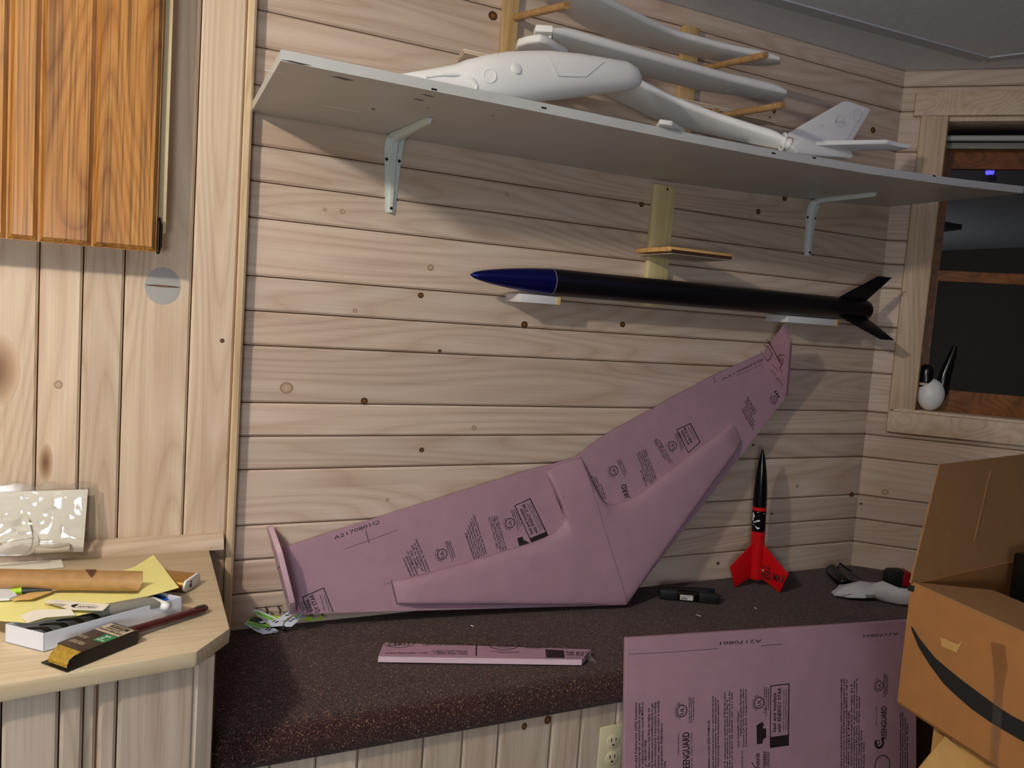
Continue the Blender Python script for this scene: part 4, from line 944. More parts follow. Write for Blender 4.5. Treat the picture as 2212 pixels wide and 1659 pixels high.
for e in (((432, 422), (452, 418), (450, 440), (434, 440)), ((460, 428), (484, 428), (480, 448), (464, 446)), ((440, 450), (456, 446), (460, 462), (444, 466)), ((438, 488), (468, 484), (468, 490), (440, 495))):
    wpoly([SK(*p) for p in e], 'skull_hollow', M['inkblack'], .0004)
wpoly([SK(*p) for p in ((486, 485), (530, 440), (545, 428), (562, 436), (556, 452), (540, 460), (492, 494))], 'bone', M['white'])
wpoly([SK(*p) for p in ((478, 520), (490, 518), (522, 550), (552, 546), (555, 560), (530, 578), (515, 574), (512, 562))], 'bone', M['white'])
for p in ((466, 305), (537, 320), (614, 326)): wpoly([SK(p[0]+8*math.cos(t), p[1]+8*math.sin(t)) for t in (2*math.pi*i/8 for i in range(8))], 'rivet', M['tube'])

# pink offcut strip
zt2 = ZB+.0165; z0_ = ZB+.0040
c4 = [onZ(817, 1418, zt2), onZ(1257, 1425, zt2), onZ(1277, 1403, zt2), onZ(829, 1388, zt2)]
st_ = thing('foam_offcut', 'narrow pink foam offcut strip with printing lying on the carpet', 'foam board', Vector((c4[0].x, c4[0].y, z0_)))
mb = MB(); mb.hexa([Vector((p.x, p.y, z0_)) for p in c4]+c4); mb.build('strip', M['pink'], st_)
cf = [Vector((c4[0].x, c4[0].y, z0_)), Vector((c4[1].x, c4[1].y, z0_)), c4[1], c4[0]]; mb = MB(); mb.prism(cf, Vector((c4[1].y-c4[0].y, -(c4[1].x-c4[0].x), 0)).normalized()*.0006); mb.build('cut_edge', plain('cut_foam', lin(226, 196, 208), .7), st_)
pr = Print((0, 0, zt2), (0, 0, 1), .0006)
pr.line((831, 1413), (923, 1412.5), 'www.foamular.com', .011); pr.line((935, 1409), (1011, 1410), '1-800-GET-PINK', .010); pr.line((938, 1413.5), (1011, 1415), '1-800-438-7465', .010)
pr.line((839, 1396), (886, 1394), 'CERO', .015, True); pr.line((912, 1395), (1000, 1394), 'CAPA DE OZONO', .013)
for i in range(16):
    t0_, t1_ = math.pi*i/16, math.pi*(i+1)/16; pr.stroke([(862-33*math.cos(t0_), 1389+10*math.sin(t0_)), (862-33*math.cos(t1_), 1389+10*math.sin(t1_))], .0016); pr.stroke([(1089-33*math.cos(t0_), 1392+12*math.sin(t0_)), (1089-33*math.cos(t1_), 1392+12*math.sin(t1_))], .0022)
pr.stroke([(1029.5, 1390), (1028.5, 1416)], .003)
for k in range(3): pr.stroke([(1068+3*k, 1394+2.5*k), (1110-3*k, 1395+2.5*k)], .0012)
pr.stroke([(1060, 1407.5), (1120, 1409.5)], .0014); pr.stroke([(1077, 1410), (1103, 1411)], .0012)
pr.line((1135, 1400.5), (1169, 1401.5), 'APPROVED', .008, True); pr.poly([(1177.5, 1403), (1218, 1405), (1220, 1421.5), (1180, 1421)])
pr.line((1223, 1411), (1268, 1412), 'Seal and I', .0125, True); pr.line((1224, 1416), (1262, 1417), 'with ENE', .0115, True); pr.line((1225, 1421), (1256, 1421.5), 'Insulation saves en', .005)
pr.build('lettering', M['ink'], st_)
mb = MB(); tp = [onZ(1262, 1420, zt2+.0005), onZ(1273, 1404, zt2+.004), onZ(1276, 1415, ZB+.014), onZ(1289, 1431, ZB+.004), onZ(1271, 1428, ZB+.004)]; tp2 = [p+Vector((0, 0, .0005)) for p in tp]
mb.prism(tp, (0, 0, .0006)); mb.build('torn_film', M['tape'], st_)

# spring clamp
cl = thing('spring_clamp', 'black handled spring clamp with a white barcode sticker on the carpet', 'clamp', onZ(1485, 1296, ZB+.001))
a_, b_ = onZ(1424, 1291, ZB+.003), onZ(1551, 1302, ZB+.003); u = (b_-a_).normalized(); L_ = (b_-a_).length; w_ = Vector((-u.y, u.x, 0)); w_ = w_ if w_.y > 0 else -w_
def bar(s0, s1, h0, h1, wd, mat, name, off=0.0, lift=0.0, skew=0.0):
    mb = MB(); rings = []
    for k in range(5):
        s_ = s0+(s1-s0)*k/4; c = a_+u*(L_*s_)+w_*(off+skew*s_)+Vector((0, 0, lift)); h = h0+(h1-h0)*k/4
        rings.append([c-w_*wd/2, c-w_*wd/2+Vector((0, 0, h*.8)), c-w_*wd*.2+Vector((0, 0, h)), c+w_*wd*.3+Vector((0, 0, h)), c+w_*wd/2+Vector((0, 0, h*.7)), c+w_*wd/2])
    mb.loft(rings); return mb.build(name, mat, cl, bevel=.0015)
bar(0, .30, .028, .030, .020, M['rubber'], 'grip'); bar(.24, .74, .029, .029, .018, M['blackmetal'], 'lower_jaw'); bar(.66, 1.0, .030, .026, .022, M['rubber'], 'grip')
bar(.10, .95, .026, .034, .016, M['black_gloss'], 'upper_jaw', .026, 0, -.004)
fa = Vector(-w_)
pr = Print(a_-w_*.0098, -w_, .0012); q = [a_-w_*.0098+u*(L_*.34)+Vector((0, 0, .003)), a_-w_*.0098+u*(L_*.56)+Vector((0, 0, .003)), a_-w_*.0098+u*(L_*.56)+Vector((0, 0, .018)), a_-w_*.0098+u*(L_*.34)+Vector((0, 0, .018))]
pr.poly3(q); stk = pr.build('sticker', M['white'], cl)
pr = Print(a_-w_*.0098, -w_, .0018); o_ = q[0]
for k in range(11): pr.stroke([o_+u*(.003+k*.0017)+Vector((0, 0, .002)), o_+u*(.003+k*.0017)+Vector((0, 0, .008))], .0006+.0004*(k % 3 == 0), three=True)
for k in range(2): pr.stroke([o_+u*.003+Vector((0, 0, .0105+.0022*k)), o_+u*(L_*.21)+Vector((0, 0, .0105+.0022*k))], .0006, three=True)
pr.build('barcode', M['inkblack'], stk)

# black bottle lying down
zc_ = ZB+.024; a_, b_ = onZ(1797, 1232, zc_), onZ(1822, 1256, zc_); u = (b_-a_).normalized()
bt = thing('black_flashlight', 'glossy black round flashlight lying in the corner by the white bag', 'flashlight', Vector((a_.x, a_.y, ZB)))
Lf = (b_-a_).length
mb = MB(); mb.lathe(a_, u, [(0, .018), (.004, .0205), (.020, .0205), (.022, .0195)], 24); mb.build('grey_cap', M['rubber'], bt, smooth=40)
mb = MB(); mb.lathe(a_, u, [(.020, .0212), (.030, .0222), (Lf*.8, .0222), (Lf, .0215), (Lf+.02, .016), (Lf+.023, .008)], 24); mb.build('barrel', M['black_gloss'], bt, smooth=40)
mb = MB(); mb.tube([a_+u*.05+Vector((0, 0, .021)), a_+u*.05+Vector((.03, .02, .03)), a_+u*.09+Vector((.05, .01, .02))], .004, 8); mb.build('strap', M['rubber'], bt, smooth=50)
# white plastic bag lump
g_ = thing('crumpled_bag', 'crumpled cloudy white plastic bag lying on the carpet beside the carton', 'plastic bag', onZ(1890, 1300, ZB+.002))
rings = []; outl_ = [(1805, 1289), (1820, 1278), (1838, 1266), (1868, 1259), (1890, 1262), (1912, 1260), (1945, 1271), (1985, 1278)]; low = [(1806, 1290), (1820, 1295), (1838, 1298), (1868, 1301), (1890, 1300), (1912, 1305), (1945, 1311), (1985, 1313)]
for k, (t_, l_) in enumerate(zip(outl_, low)):
    B = onZ(l_[0], l_[1], ZB+.004); fwd = Vector((C_F.x, C_F.y, 0)).normalized(); wd = .03+.05*math.sin(math.pi*min(1, (k+.3)/6.5))
    T = onP(t_[0], t_[1], B+fwd*wd*.5, fwd); h = max(.005, T.z-ZB-.003); rg = []
    for i in range(15):
        t = 2*math.pi*i/15; rr2 = 1+.42*noise.noise(Vector((k*.93+.4, i*.83, 2.0)))
        rg.append(B+fwd*(wd*.5)-fwd*(wd*.5*math.cos(t)*rr2)+Vector((0, 0, max(0, h*.5+h*.5*math.sin(t)*rr2)))+C_R*(.010*noise.noise(Vector((i*.7, k*1.3, 9)))))
    rings.append(rg)
mb = MB(); mb.loft(rings); o = mb.build('film', M['plasticbag'], g_, smooth=38)
# red and black tape measure behind the bag
zc_ = ZB+.002; a_ = onZ(1916, 1266, zc_); fwd = Vector((C_F.x, C_F.y, 0)).normalized(); rt = Vector((fwd.y, -fwd.x, 0))
tm = thing('tape_measure', 'black and red tape measure standing behind the white bag', 'tape measure', a_)
mb = MB(); sec = [(0, 0), (.062, 0), (.066, .01), (.064, .038), (.05, .052), (.012, .050), (0, .04)]
mb.prism([a_+rt*x+Vector((0, 0, z)) for x, z in sec], fwd*.04); mb.build('case', M['rubber'], tm, bevel=.004)
mb = MB(); mb.prism([a_+rt*(.047+x*.45)-fwd*.003+Vector((0, 0, .003+z*.9)) for x, z in sec], fwd*.046); mb.build('red_rim', plain('dull_red', lin(150, 16, 20), .4), tm, bevel=.003)

# toy helicopter by the left end of the wing
H = lambda x, y: (510+x/9.617, 1300+y/9.617)
hn = Vector((-.10, -.80, .60)).normalized(); hp0 = onZ(575, 1366, ZB+.004)
HP = lambda x, y, dz=0.0: onP(*H(x, y), hp0, hn)+hn*dz
hl = thing('toy_helicopter', 'lime green and white toy helicopter lying by the left wing tip', 'toy helicopter', hp0)
def blade(pts, green, stripes, txt, dz):
    mb = MB(); mb.prism([HP(*p, dz) for p in pts], hn*.0016); b_ = mb.build('blade', M['heligrey'], hl, bevel=.0004, seg=1)
    pr = Print(hp0+hn*(dz+.0017), hn, .0004); pr.poly([H(*p) for p in green]); pr.build('green_decal', M['grass'], b_)
    pr = Print(hp0+hn*(dz+.0017), hn, .0005)
    for s_ in stripes: pr.poly([H(*p) for p in s_])
    if txt: pr.line(H(*txt[0]), H(*txt[1]), 'WARNING', .0048, True)
    pr.build('decal', M['inkblack'], b_)
blade([(165, 465), (230, 420), (640, 560), (790, 560), (880, 610), (870, 640), (570, 690), (400, 620)], [(205, 462), (240, 425), (650, 528), (560, 562)], [[(585, 580), (660, 545), (690, 550), (620, 588)], [(645, 600), (715, 556), (745, 562), (680, 606)]], ((322, 545), (500, 600)), .004)
blade([(330, 235), (392, 192), (450, 200), (820, 360), (985, 455), (955, 535), (730, 552), (600, 455)], [(360, 228), (395, 195), (455, 203), (800, 355), (740, 390)], [[(735, 415), (810, 378), (845, 382), (770, 420)], [(790, 435), (860, 400), (895, 406), (825, 442)]], ((470, 335), (650, 410)), .012)
blade([(850, 375), (1090, 215), (1150, 190), (1195, 260), (1000, 420), (940, 420)], [(1100, 215), (1150, 192), (1160, 205), (1110, 225)], [[(1010, 275), (1080, 265), (1115, 285), (1040, 295)], [(1075, 240), (1140, 225), (1165, 245), (1100, 258)]], None, .009)
blade([(1000, 455), (1210, 310), (1330, 235), (1440, 285), (1150, 535), (960, 540)], [(1215, 330), (1310, 240), (1335, 255), (1245, 350)], [[(1075, 400), (1150, 385), (1180, 405), (1110, 415)], [(1135, 362), (1205, 345), (1230, 370), (1165, 378)]], ((1320, 350), (1430, 280)), .006)
mb = MB(); mb.prism([HP(*p, -.004) for p in ((200, 430), (210, 390), (270, 345), (400, 315), (600, 270), (900, 290), (1030, 340), (700, 545), (640, 520), (250, 430))], hn*.006); cn = mb.build('canopy', M['lime'], hl, bevel=.002)
mb = MB(); mb.prism([HP(*p, .0021) for p in ((258, 398), (290, 355), (410, 322), (560, 380), (620, 460), (520, 470))], hn*.001); mb.build('canopy_window', M['black_gloss'], cn)
mb = MB(); mb.tube([HP(400, 155, .01), HP(960, 105, .01)], .0011, 8); mb.build('skid', M['darkbrown'], hl)
for x in (600, 865):
    mb = MB(); mb.tube([HP(x, 128 if x == 600 else 110, .01), HP(x+45, 190, .009), HP(x+45, 265, .006)], .0022, 8); mb.build('skid_leg', M['darkbrown'], hl, smooth=50)
mb = MB(); mb.tube([HP(430, 718, .0), HP(980, 590, .008), HP(1460, 520, .004)], .0010, 8); mb.build('flybar', M['rubber'], hl)
mb = MB(); mb.ball(HP(975, 570, .008), .006, 10, 8); mb.build('rotor_hub', M['rubber'], hl, smooth=60)
mb = MB(); mb.prism([HP(*p, .006) for p in ((450, 440), (560, 415), (600, 450), (520, 470))], hn*.004); mb.build('mirror', M['white'], hl, bevel=.001)
mb = MB(); mb.prism([HP(*p, -.006) for p in ((1400, 340), (1490, 320), (1570, 285), (1560, 350), (1600, 410), (1530, 375), (1420, 360))], hn*.002); mb.build('tail_fin', M['lime'], hl)
mb = MB(); mb.tube([HP(1000, 400, -.004), HP(1400, 345, -.006), HP(1840, 345, -.008)], .0014, 8); mb.build('tail_boom', M['lime'], hl)
mb = MB(); mb.prism([HP(*p, -.007) for p in ((1730, 280), (1780, 280), (1790, 345), (1735, 345))], hn*.002); mb.build('tail_fin', M['lime'], hl)

# ================================================================ leaning pink board
eh = math.radians(98.3); ed = Vector((math.sin(eh), math.cos(eh), 0)); on_ = Vector((-math.cos(eh)*-1, 0, 0))
outw = Vector((ed.y, -ed.x, 0)); outw = outw if outw.y < 0 else -outw
P0 = onY(1353, 1379, YF+.004)
# lean found from the slope of the left edge
best = None
for k in range(0, 60):
    ta = math.tan(math.radians(k*.5)); dn_ = (Vector((0, 0, -1))+outw*ta).normalized(); p = P0+dn_*.30
    q = p-CAM; sx = PW/2+FPX*q.dot(C_R)/q.dot(C_F); sy = PH/2-FPX*q.dot(C_U)/q.dot(C_F); tgt = 1353-(sy-1379)*(5/280)
    if best is None or abs(sx-tgt) < best[0]: best = (abs(sx-tgt), dn_, k*.5)
dn_ = best[1]; ang = max(6.0, min(16.0, best[2]))
dn_ = (Vector((0, 0, -1))+outw*math.tan(math.radians(ang))).normalized(); sn = ed.cross(dn_).normalized(); sn = sn if sn.dot(outw) > 0 else -sn
P0 = onP(1353, 1379, Vector((P0.x, YF-.004-.0145-.09*math.tan(math.radians(ang)) + .0, 0)) , (0, 1, 0)) if False else P0
# slide the board out until it clears the bench edge
P0 = onY(1353, 1379, YF-.020+0.10*math.tan(math.radians(ang)))
SL = P0.z/(-dn_.z)
pk = thing('foam_board', 'large pink foam insulation board with printed text leaning against the bench', 'foam board', Vector((P0.x, P0.y, 0))+outw*.1)
cr = [P0, P0+ed*.80, P0+ed*.80+dn_*SL, P0+dn_*SL]
mb = MB(); mb.prism(cr, -sn*.0125); mb.build('panel', M['pink'], pk, bevel=.001, seg=1)
pr = Print(P0, sn, .0006)
Z5b = lambda x, y: (1280+x/5.2, 1340+y/5.2)      # zoom frames
Z6b = lambda x, y: (1600+x/5.2, 1340+y/5.2)
ENG = [('Extruded Polystyrene (XPS) Insulation', 0, 1.0), ('protective barrier or thermal barrier is required', 0, .98), ('For additional information, consult MSDS or', 0, 1.0), ('us at 1-800-GET-PINK', 0, .45), ('is the resistance to heat flow; the higher the', 0, .90), ('This insulation must be installed properly to get', 0, .96), ("Follow manufacturer's instructions carefully", 0, .98), ('shipment, request this and review it carefully.', 0, 1.0), ('Copyright Studios Inc. All Rights Reserved.', 0, .66), ('Corning.', 0, .1)]
pr.para(Z5b(498, 1700), Z5b(498, 920), ENG, .0078, .0058)
pr.ul(Z5b(1003, 1015), Z5b(1003, 960), .0125); pr.para(Z5b(1092, 1150), Z5b(1092, 855), [(SM[0], 0, 1), (SM[1], .0, .95), (SM[2], .1, .85)], .0052, .0038)
pr.line(Z5b(1090, 1700), Z5b(1085, 1250), 'REENGUARD', .0175, True); pr.line(Z5b(972, 1510), Z5b(972, 1270), 'Children & Schools', .0045); pr.line(Z5b(1120, 1700), Z5b(1118, 1260), 'Indoor Air Quality Certified', .0046)
pr.line(Z5b(1315, 1700), Z5b(1315, 1120), 'Poliestireno extruido (XPS) FOAMULAR', .0058, True)
pr.para(Z5b(1360, 1720), Z5b(1358, 850), [('Requiere una barrera proteccion o una barrera termica', 0, 1), ('construccion correspondiente. Para obtener informacion', 0, .98), ('con Owens Corning World Headquarters, llamando al', 0, .94)], .0068, .0050)
pr.para(Z5b(1494, 1720), Z5b(1490, 800), [('Valor R representa la resistencia al flujo de calor;', 0, 1), ('el poder de aislamiento. Para obtener el valor R', 0, .9), ('Siga las instrucciones del fabricante. Si no las', 0, 1.0), ('juntos con el envio del material, pida una y leala', 0, .98)], .0062, .0046)
pr.para(Z5b(1645, 1430), Z5b(1642, 770), [('Canada / Homes ASTM C 578 Type X', 0, .62), ('California Quality Standards', .2, .8), ('Licencia CA-T042 Consumer Affairs', 0, 1.0), ('cumple los requisitos', .0, .98)], .0068, .0048)
pr.line(Z5b(1690, 1700), Z5b(1690, 1460), 'INSULATION, LLC', .0056)
es = ((1600+335/5.2, 1340+738/5.2), (1600+540/5.2, 1340+712/5.2), (1600+533/5.2, 1340+1400/5.2), (1600+330/5.2, 1340+1428/5.2))
es_box(*es)
pr.ul(Z6b(205, 925), Z6b(207, 870), .0125); pr.para(Z6b(270, 1080), Z6b(272, 750), [(SM[0], .1, .9), (SM[1], .0, 1), (SM[2], .2, .75)], .0052, .0038)
pr.poly([Z6b(*p) for p in ((175, 1180), (240, 1140), (260, 1170), (245, 1210), (285, 1215), (285, 1320), (255, 1330), (240, 1385), (180, 1390), (178, 1280))])
pr.line(Z6b(210, 1650), Z6b(212, 1490), 'NAHB', .010, True); pr.line(Z6b(290, 1650), Z6b(290, 1475), 'GREEN', .007, True); pr.line(Z6b(320, 1650), Z6b(320, 1475), 'APPROVED', .0055, True); pr.stroke([Z6b(258, 1470), Z6b(256, 1700)], .0014); pr.stroke([Z6b(125, 1595), Z6b(160, 1655)], .002)
pr.para(Z6b(1135, 1700), Z6b(1140, 650), [('Insulating Extruded Polystyrene (XPS) Insulation FOAMULAR', 0, 1.0), ('A protective barrier or thermal barrier is required by code', .0, .99), ('For additional information, consult MSDS or call us', 0, .98), ('', 0, .1) if False else ('1-800-GET-PINK', 0, .65), ('R means resistance to heat flow; the higher the R', 0, .93), ('must be installed properly to get the marked R value', 0, .96), ("manufacturer's fact sheet; request this and review it", 0, .98), ('carefully. Copyright Studios Inc. All rights reserved', 0, .78), ('Owens Corning World', 0, .42), ('Toledo Ohio', 0, .3)], .0074, .0054)
pr.ul(Z6b(1555, 735), Z6b(1560, 680), .0115); pr.para(Z6b(1610, 860), Z6b(1615, 600), [(SM[0], 0, 1), (SM[1], 0, 1), (SM[2], .1, .8)], .0050, .0036)
pr.line(Z6b(1635, 1330), Z6b(1635, 960), 'REENGUARD', .0165, True); pr.line(Z6b(1528, 1185), Z6b(1530, 970), 'Children & Schools', .0045)
gc = Z6b(1555, 1375); gu = Z6b(1560, 1320); o_, u_, v_, l_ = pr.frame(gc, gu); pr.ring(o_, .0115, .006, u_, 60, 330); pr.ring(o_+u_*.001+v_*.004, .005, .002, u_)
o_, u_, v_, l_ = pr.frame(Z6b(1590, 1620), Z6b(1590, 1560)); pr.ring(o_, .022, .0022, u_)
pr.para(Z6b(1800, 1700), Z6b(1800, 1030), [('Espuma de poliestireno extruido', 0, 1), ('proteccion termica requerida', 0, 1), ('consulte la informacion', 0, .9), ('resistencia al flujo', 0, .8)], .0070, .005)
o_ = Print(P0, sn, .0005); s_a, s_b = (1553, 1384), (1645, 1378)
pr.line((1645, 1381), (1555, 1386), 'A2170801', .0075); pr.line((1940, 1366), (1865, 1371), 'A2170801', .0065); pr.stroke([(1362, 1413), (1440, 1409), (1550, 1401)], .0007); pr.stroke([(1643, 1395), (1690, 1391)], .0009)
pr.build('lettering', M['ink'], pk)

# ================================================================ cartons at the right
HD = lambda deg: Vector((math.sin(math.radians(deg)), math.cos(math.radians(deg)), 0))
D_ = 1.40; c0_ = CAM+ray(1968, 1260)*D_; e1v, e2v = HD(190), HD(83); Lx, Ly = .46, .52; hb = c0_.z-onP(1931, 1515, c0_, e1v.cross(Vector((0, 0, 1)))).z
hb = max(.19, min(.24, hb)); zb_ = c0_.z-hb; Zv = Vector((0, 0, 1))
bx = thing('cardboard_box', 'open brown cardboard carton with a black curved arrow printed on its side', 'box', Vector((c0_.x, c0_.y, zb_))+e1v*.2+e2v*.15)
tk = .004
def wallp(p, a, b, name, inward, mat):
    mb = MB(); mb.prism([p, p+a, p+a+b, p+b], inward*tk); return mb.build(name, mat, bx)
B0 = Vector((c0_.x, c0_.y, zb_))
iw1 = e2v-e1v*e2v.dot(e1v); iw1.normalize(); iw2 = e1v-e2v*e1v.dot(e2v); iw2.normalize()
wf = wallp(B0, e1v*Lx, Zv*hb, 'side', iw1, M['card']); wallp(B0, e2v*Ly, Zv*hb, 'side', iw2, M['card']); wallp(B0+e2v*Ly, e1v*Lx, Zv*hb, 'side', -iw1, M['card']); wallp(B0+e1v*Lx, e2v*Ly, Zv*hb, 'side', -iw2, M['card'])
mb = MB(); mb.prism([B0, B0+e1v*Lx, B0+e1v*Lx+e2v*Ly, B0+e2v*Ly], Zv*tk); mb.build('bottom', M['card'], bx)
T0 = B0+Zv*hb
# flap hinged on the far edge, standing up and leaning back
fl0 = T0; flt = (Zv*1.0-e1v*.30).normalized()
p_tl = onP(2030, 1004, T0, flt.cross(e2v)); 
mb = MB(); hh = (p_tl-T0).dot(flt); sk = (p_tl-T0-flt*hh)
mb.prism([T0, T0+e2v*Ly, T0+e2v*(Ly)+flt*hh+sk*.2, T0+sk+flt*hh], -e1v*tk); flp = mb.build('flap', M['cardin'], bx)
mb = MB(); a_ = onP(2140, 1016, T0, flt.cross(e2v)); b_ = onP(2104, 1170, T0, flt.cross(e2v)); mb.tube([a_+e1v*.0002, b_+e1v*.0002], .0010, 8); mb.build('crease', M['cardin'], flp)
# near long flap folded almost flat across the top
sl = (iw1*1.0-Zv*.10).normalized()
mb = MB(); mb.prism([T0+e1v*.004, T0+e1v*Lx, T0+e1v*Lx+sl*.17, T0+e1v*.012+sl*.17], Zv*tk); mb.build('flap', M['cardin'], bx)
nf_ = -iw1
pr = Print(B0, nf_, .0008)
up_ = [(1968, 1352), (1973, 1356), (1987, 1379), (2020, 1420), (2050, 1446), (2080, 1470), (2115, 1496), (2150, 1522), (2185, 1545), (2225, 1566), (2290, 1596)]
lo_ = [(1968, 1352), (1972, 1366), (1985, 1398), (2010, 1438), (2040, 1478), (2070, 1506), (2100, 1532), (2140, 1560), (2180, 1584), (2225, 1610), (2290, 1640)]
for i in range(len(up_)-1): pr.poly([up_[i], lo_[i], lo_[i+1], up_[i+1]])
pr.build('arrow_print', M['inkblack'], wf)
pr = Print(B0, nf_, .0008); pr.poly([(1964, 1262), (1977, 1266), (1974, 1279), (1961, 1275)]); pr.build('corner_mark', M['inkblack'], wf)
pr = Print(B0, nf_, .0018); tp_ = [(2142, 1385), (2174, 1395), (2176, 1425), (2180, 1440), (2168, 1500), (2166, 1560), (2160, 1620), (2156, 1700), (2138, 1700), (2142, 1600), (2146, 1540), (2150, 1470), (2146, 1430)]
pr.poly(tp_); pr.build('tape', M['tape'], wf)
pr = Print(B0, nf_, .0012); pr.poly([(2032, 1376), (2070, 1392), (2080, 1386), (2068, 1410), (2036, 1396)]); pr.build('torn_patch', M['cardpale'], wf)
# dark gadget in the carton, seen at the frame edge
gp = CAM+ray(2212, 1240)*1.52
mb = MB(); mb.box(gp+Vector((.030, 0, -.03)), (.06, .05, .13)); o = mb.build('black_gadget', M['black_gloss'], bevel=.006); tag(o, 'black box-shaped gadget sticking out of the open carton', 'gadget'); 
# carton below
lb = thing('cardboard_box', 'closed pale cardboard carton under the open one at the lower right', 'box', Vector((B0.x, B0.y, 0))+e1v*.2+e2v*.2)
Q0 = Vector((B0.x, B0.y, 0))+e1v*.06+e2v*.035; zt3 = zb_-.003
mb = MB(); mb.prism([Q0, Q0+e1v*.38, Q0+e1v*.38+e2v*.30, Q0+e2v*.30], Zv*zt3); mb.build('body', M['cardpale'], lb, bevel=.003)
pa_ = onZ(2040, 1588, zt3-.006); n_l = Vector((-.45, -.75, .48)).normalized()
fl = [onP(x, y, pa_, n_l) for x, y in ((2042, 1590), (2130, 1665), (2060, 1720), (1960, 1690))]
mb = MB(); mb.prism(fl, -n_l*.004); mb.build('flap', M['cardpale'], lb)

# ================================================================ loon figurine on the window stool
lp = onR(2008, 884, -0.022); lz = WZ0+.0045
ln_ = thing('bird_figurine', 'small black and white loon figurine in the window corner', 'figurine', Vector((lp.x, lp.y, lz)))
rt = C_R.copy(); rt.z = 0; rt.normalize(); fw_ = Vector((C_F.x, C_F.y, 0)).normalized(); BR = lambda x, y: onP(x, y, Vector((lp.x, lp.y, lz)), fw_)
bc = BR(2010, 852); rw = (BR(2038, 852)-BR(1981, 852)).length/2; rh = bc.z-lz
mb = MB(); mb.ball(Vector((bc.x, bc.y, lz+rh)), (rw, rw*.95, rh), 20, 12, (rt, fw_, Vector((0, 0, 1)))); mb.build('breast', M['white'], ln_, smooth=60)
hc = BR(2001, 812); mb = MB(); r1 = (BR(2014, 812)-BR(1988, 812)).length/2
mb.loft([[Vector((hc.x, hc.y, BR(2001, y).z))+rt*(r1*k*math.cos(t))+fw_*(r1*k*math.sin(t)) for t in (2*math.pi*i/16 for i in range(16))] for y, k in ((836, .95), (828, 1.1), (815, 1.05), (800, .98), (793, .85), (788, .4))]); mb.build('head', M['black_gloss'], ln_, smooth=60)
mb = MB(); mb.loft([[Vector((hc.x, hc.y, BR(2001, y).z))+rt*(r1*k*math.cos(t))+fw_*(r1*k*math.sin(t)) for t in (2*math.pi*i/16 for i in range(16))] for y, k in ((832, 1.13), (827, 1.16))]); mb.build('neck_band', M['tube'], ln_, smooth=60)
w0, w1 = BR(2036, 870), BR(2068, 752)
mb = MB(); mb.loft([[c+rt*(a*math.cos(t))+fw_*(b*math.sin(t))+fw_*.012 for t in (2*math.pi*i/10 for i in range(10))] for c, a, b in ((BR(2034, 874), .008, .006), (BR(2040, 850), .020, .012), (BR(2048, 810), .018, .010), (BR(2062, 770), .012, .007), (BR(2068, 748), .006, .004))]); mb.build('wing', M['black_gloss'], ln_, smooth=60)

# unseen case with a blue light, added so it mirrors in the upper pane
d0 = ray(2138, 372).normalized(); gp_ = onR(2138, 372, -0.096); dref = d0-NR*(2*d0.dot(NR))
tt_ = 99.0
for ax_, lim in ((0, -2.17), (1, -4.57), (2, ZCEIL-.06)):
    if abs(dref[ax_]) > 1e-5:
        k = (lim-gp_[ax_])/dref[ax_]
        if k > 0: tt_ = min(tt_, k)
led = gp_+dref*tt_
led_case = thing('led_holder', 'small white case added to hold the blue light mirrored in the window', 'light holder', led)
mb = MB(); mb.box(led-dref*.0-Vector((0, 0, .03)), (.05, .05, .03)); mb.build('case', M['white'], led_case, bevel=.004)
m, nt, b = nmat('blue_led'); b.inputs['Emission Color'].default_value = (.03, .03, 1, 1); b.inputs['Emission Strength'].default_value = 40
mb = MB(); mb.ball(led, .018, 12, 8); mb.build('status_light', m, led_case, smooth=60)

# lint on the carpet
for (a, b, lab) in (((1504, 1328), (1514, 1331), 'short white thread on the carpet in front of the spring clamp'), ((1017, 1351), (1023, 1353), 'tiny white fleck on the carpet below the wing nose'), ((1630, 1312), (1634, 1315), 'tiny pale thread on the carpet in front of the red rocket')):
    mb = MB(); mb.tube([onZ(*a, ZB+.004), onZ(*b, ZB+.0045)], .0012, 6); o = mb.build('lint', M['white']); tag(o, lab, 'lint', 'lint on the carpet')
# ================================================================ clutter on the worktop
CT = lambda x, y, h=0.0: onZ(x, y, ZCT+h)
# shallow white carton tray
FL, FR = CT(94, 1408, .001), CT(392, 1324, .001); hh_ = .029
BRt = CT(354, 1281, .001+hh_); FRt = FR+Vector((0, 0, hh_)); wv_ = Vector((BRt.x-FRt.x, BRt.y-FRt.y, 0)).normalized()*.078; lv_ = Vector((FR.x-FL.x, FR.y-FL.y, 0))
lu, wu = lv_.normalized(), wv_.normalized()
tr = thing('carton_tray', 'shallow white open carton full of black clips on the worktop', 'box', FL+lv_*.5+wv_*.5)
tt = .0012; Zu = Vector((0, 0, 1))
def slab(p, a, b, n, name, mat, par): mb = MB(); mb.prism([p, p+a, p+a+b, p+b], n*tt); return mb.build(name, mat, par)
slab(FL, lv_, wv_, Zu, 'bottom', M['carton'], tr); slab(FL, lv_, Zu*hh_, wu, 'side', M['carton'], tr); slab(FL+wv_, lv_, Zu*hh_, -wu, 'side', M['carton'], tr); slab(FL, wv_, Zu*hh_, lu, 'side', M['carton'], tr); slab(FR, wv_, Zu*hh_, -lu, 'side', M['carton'], tr)
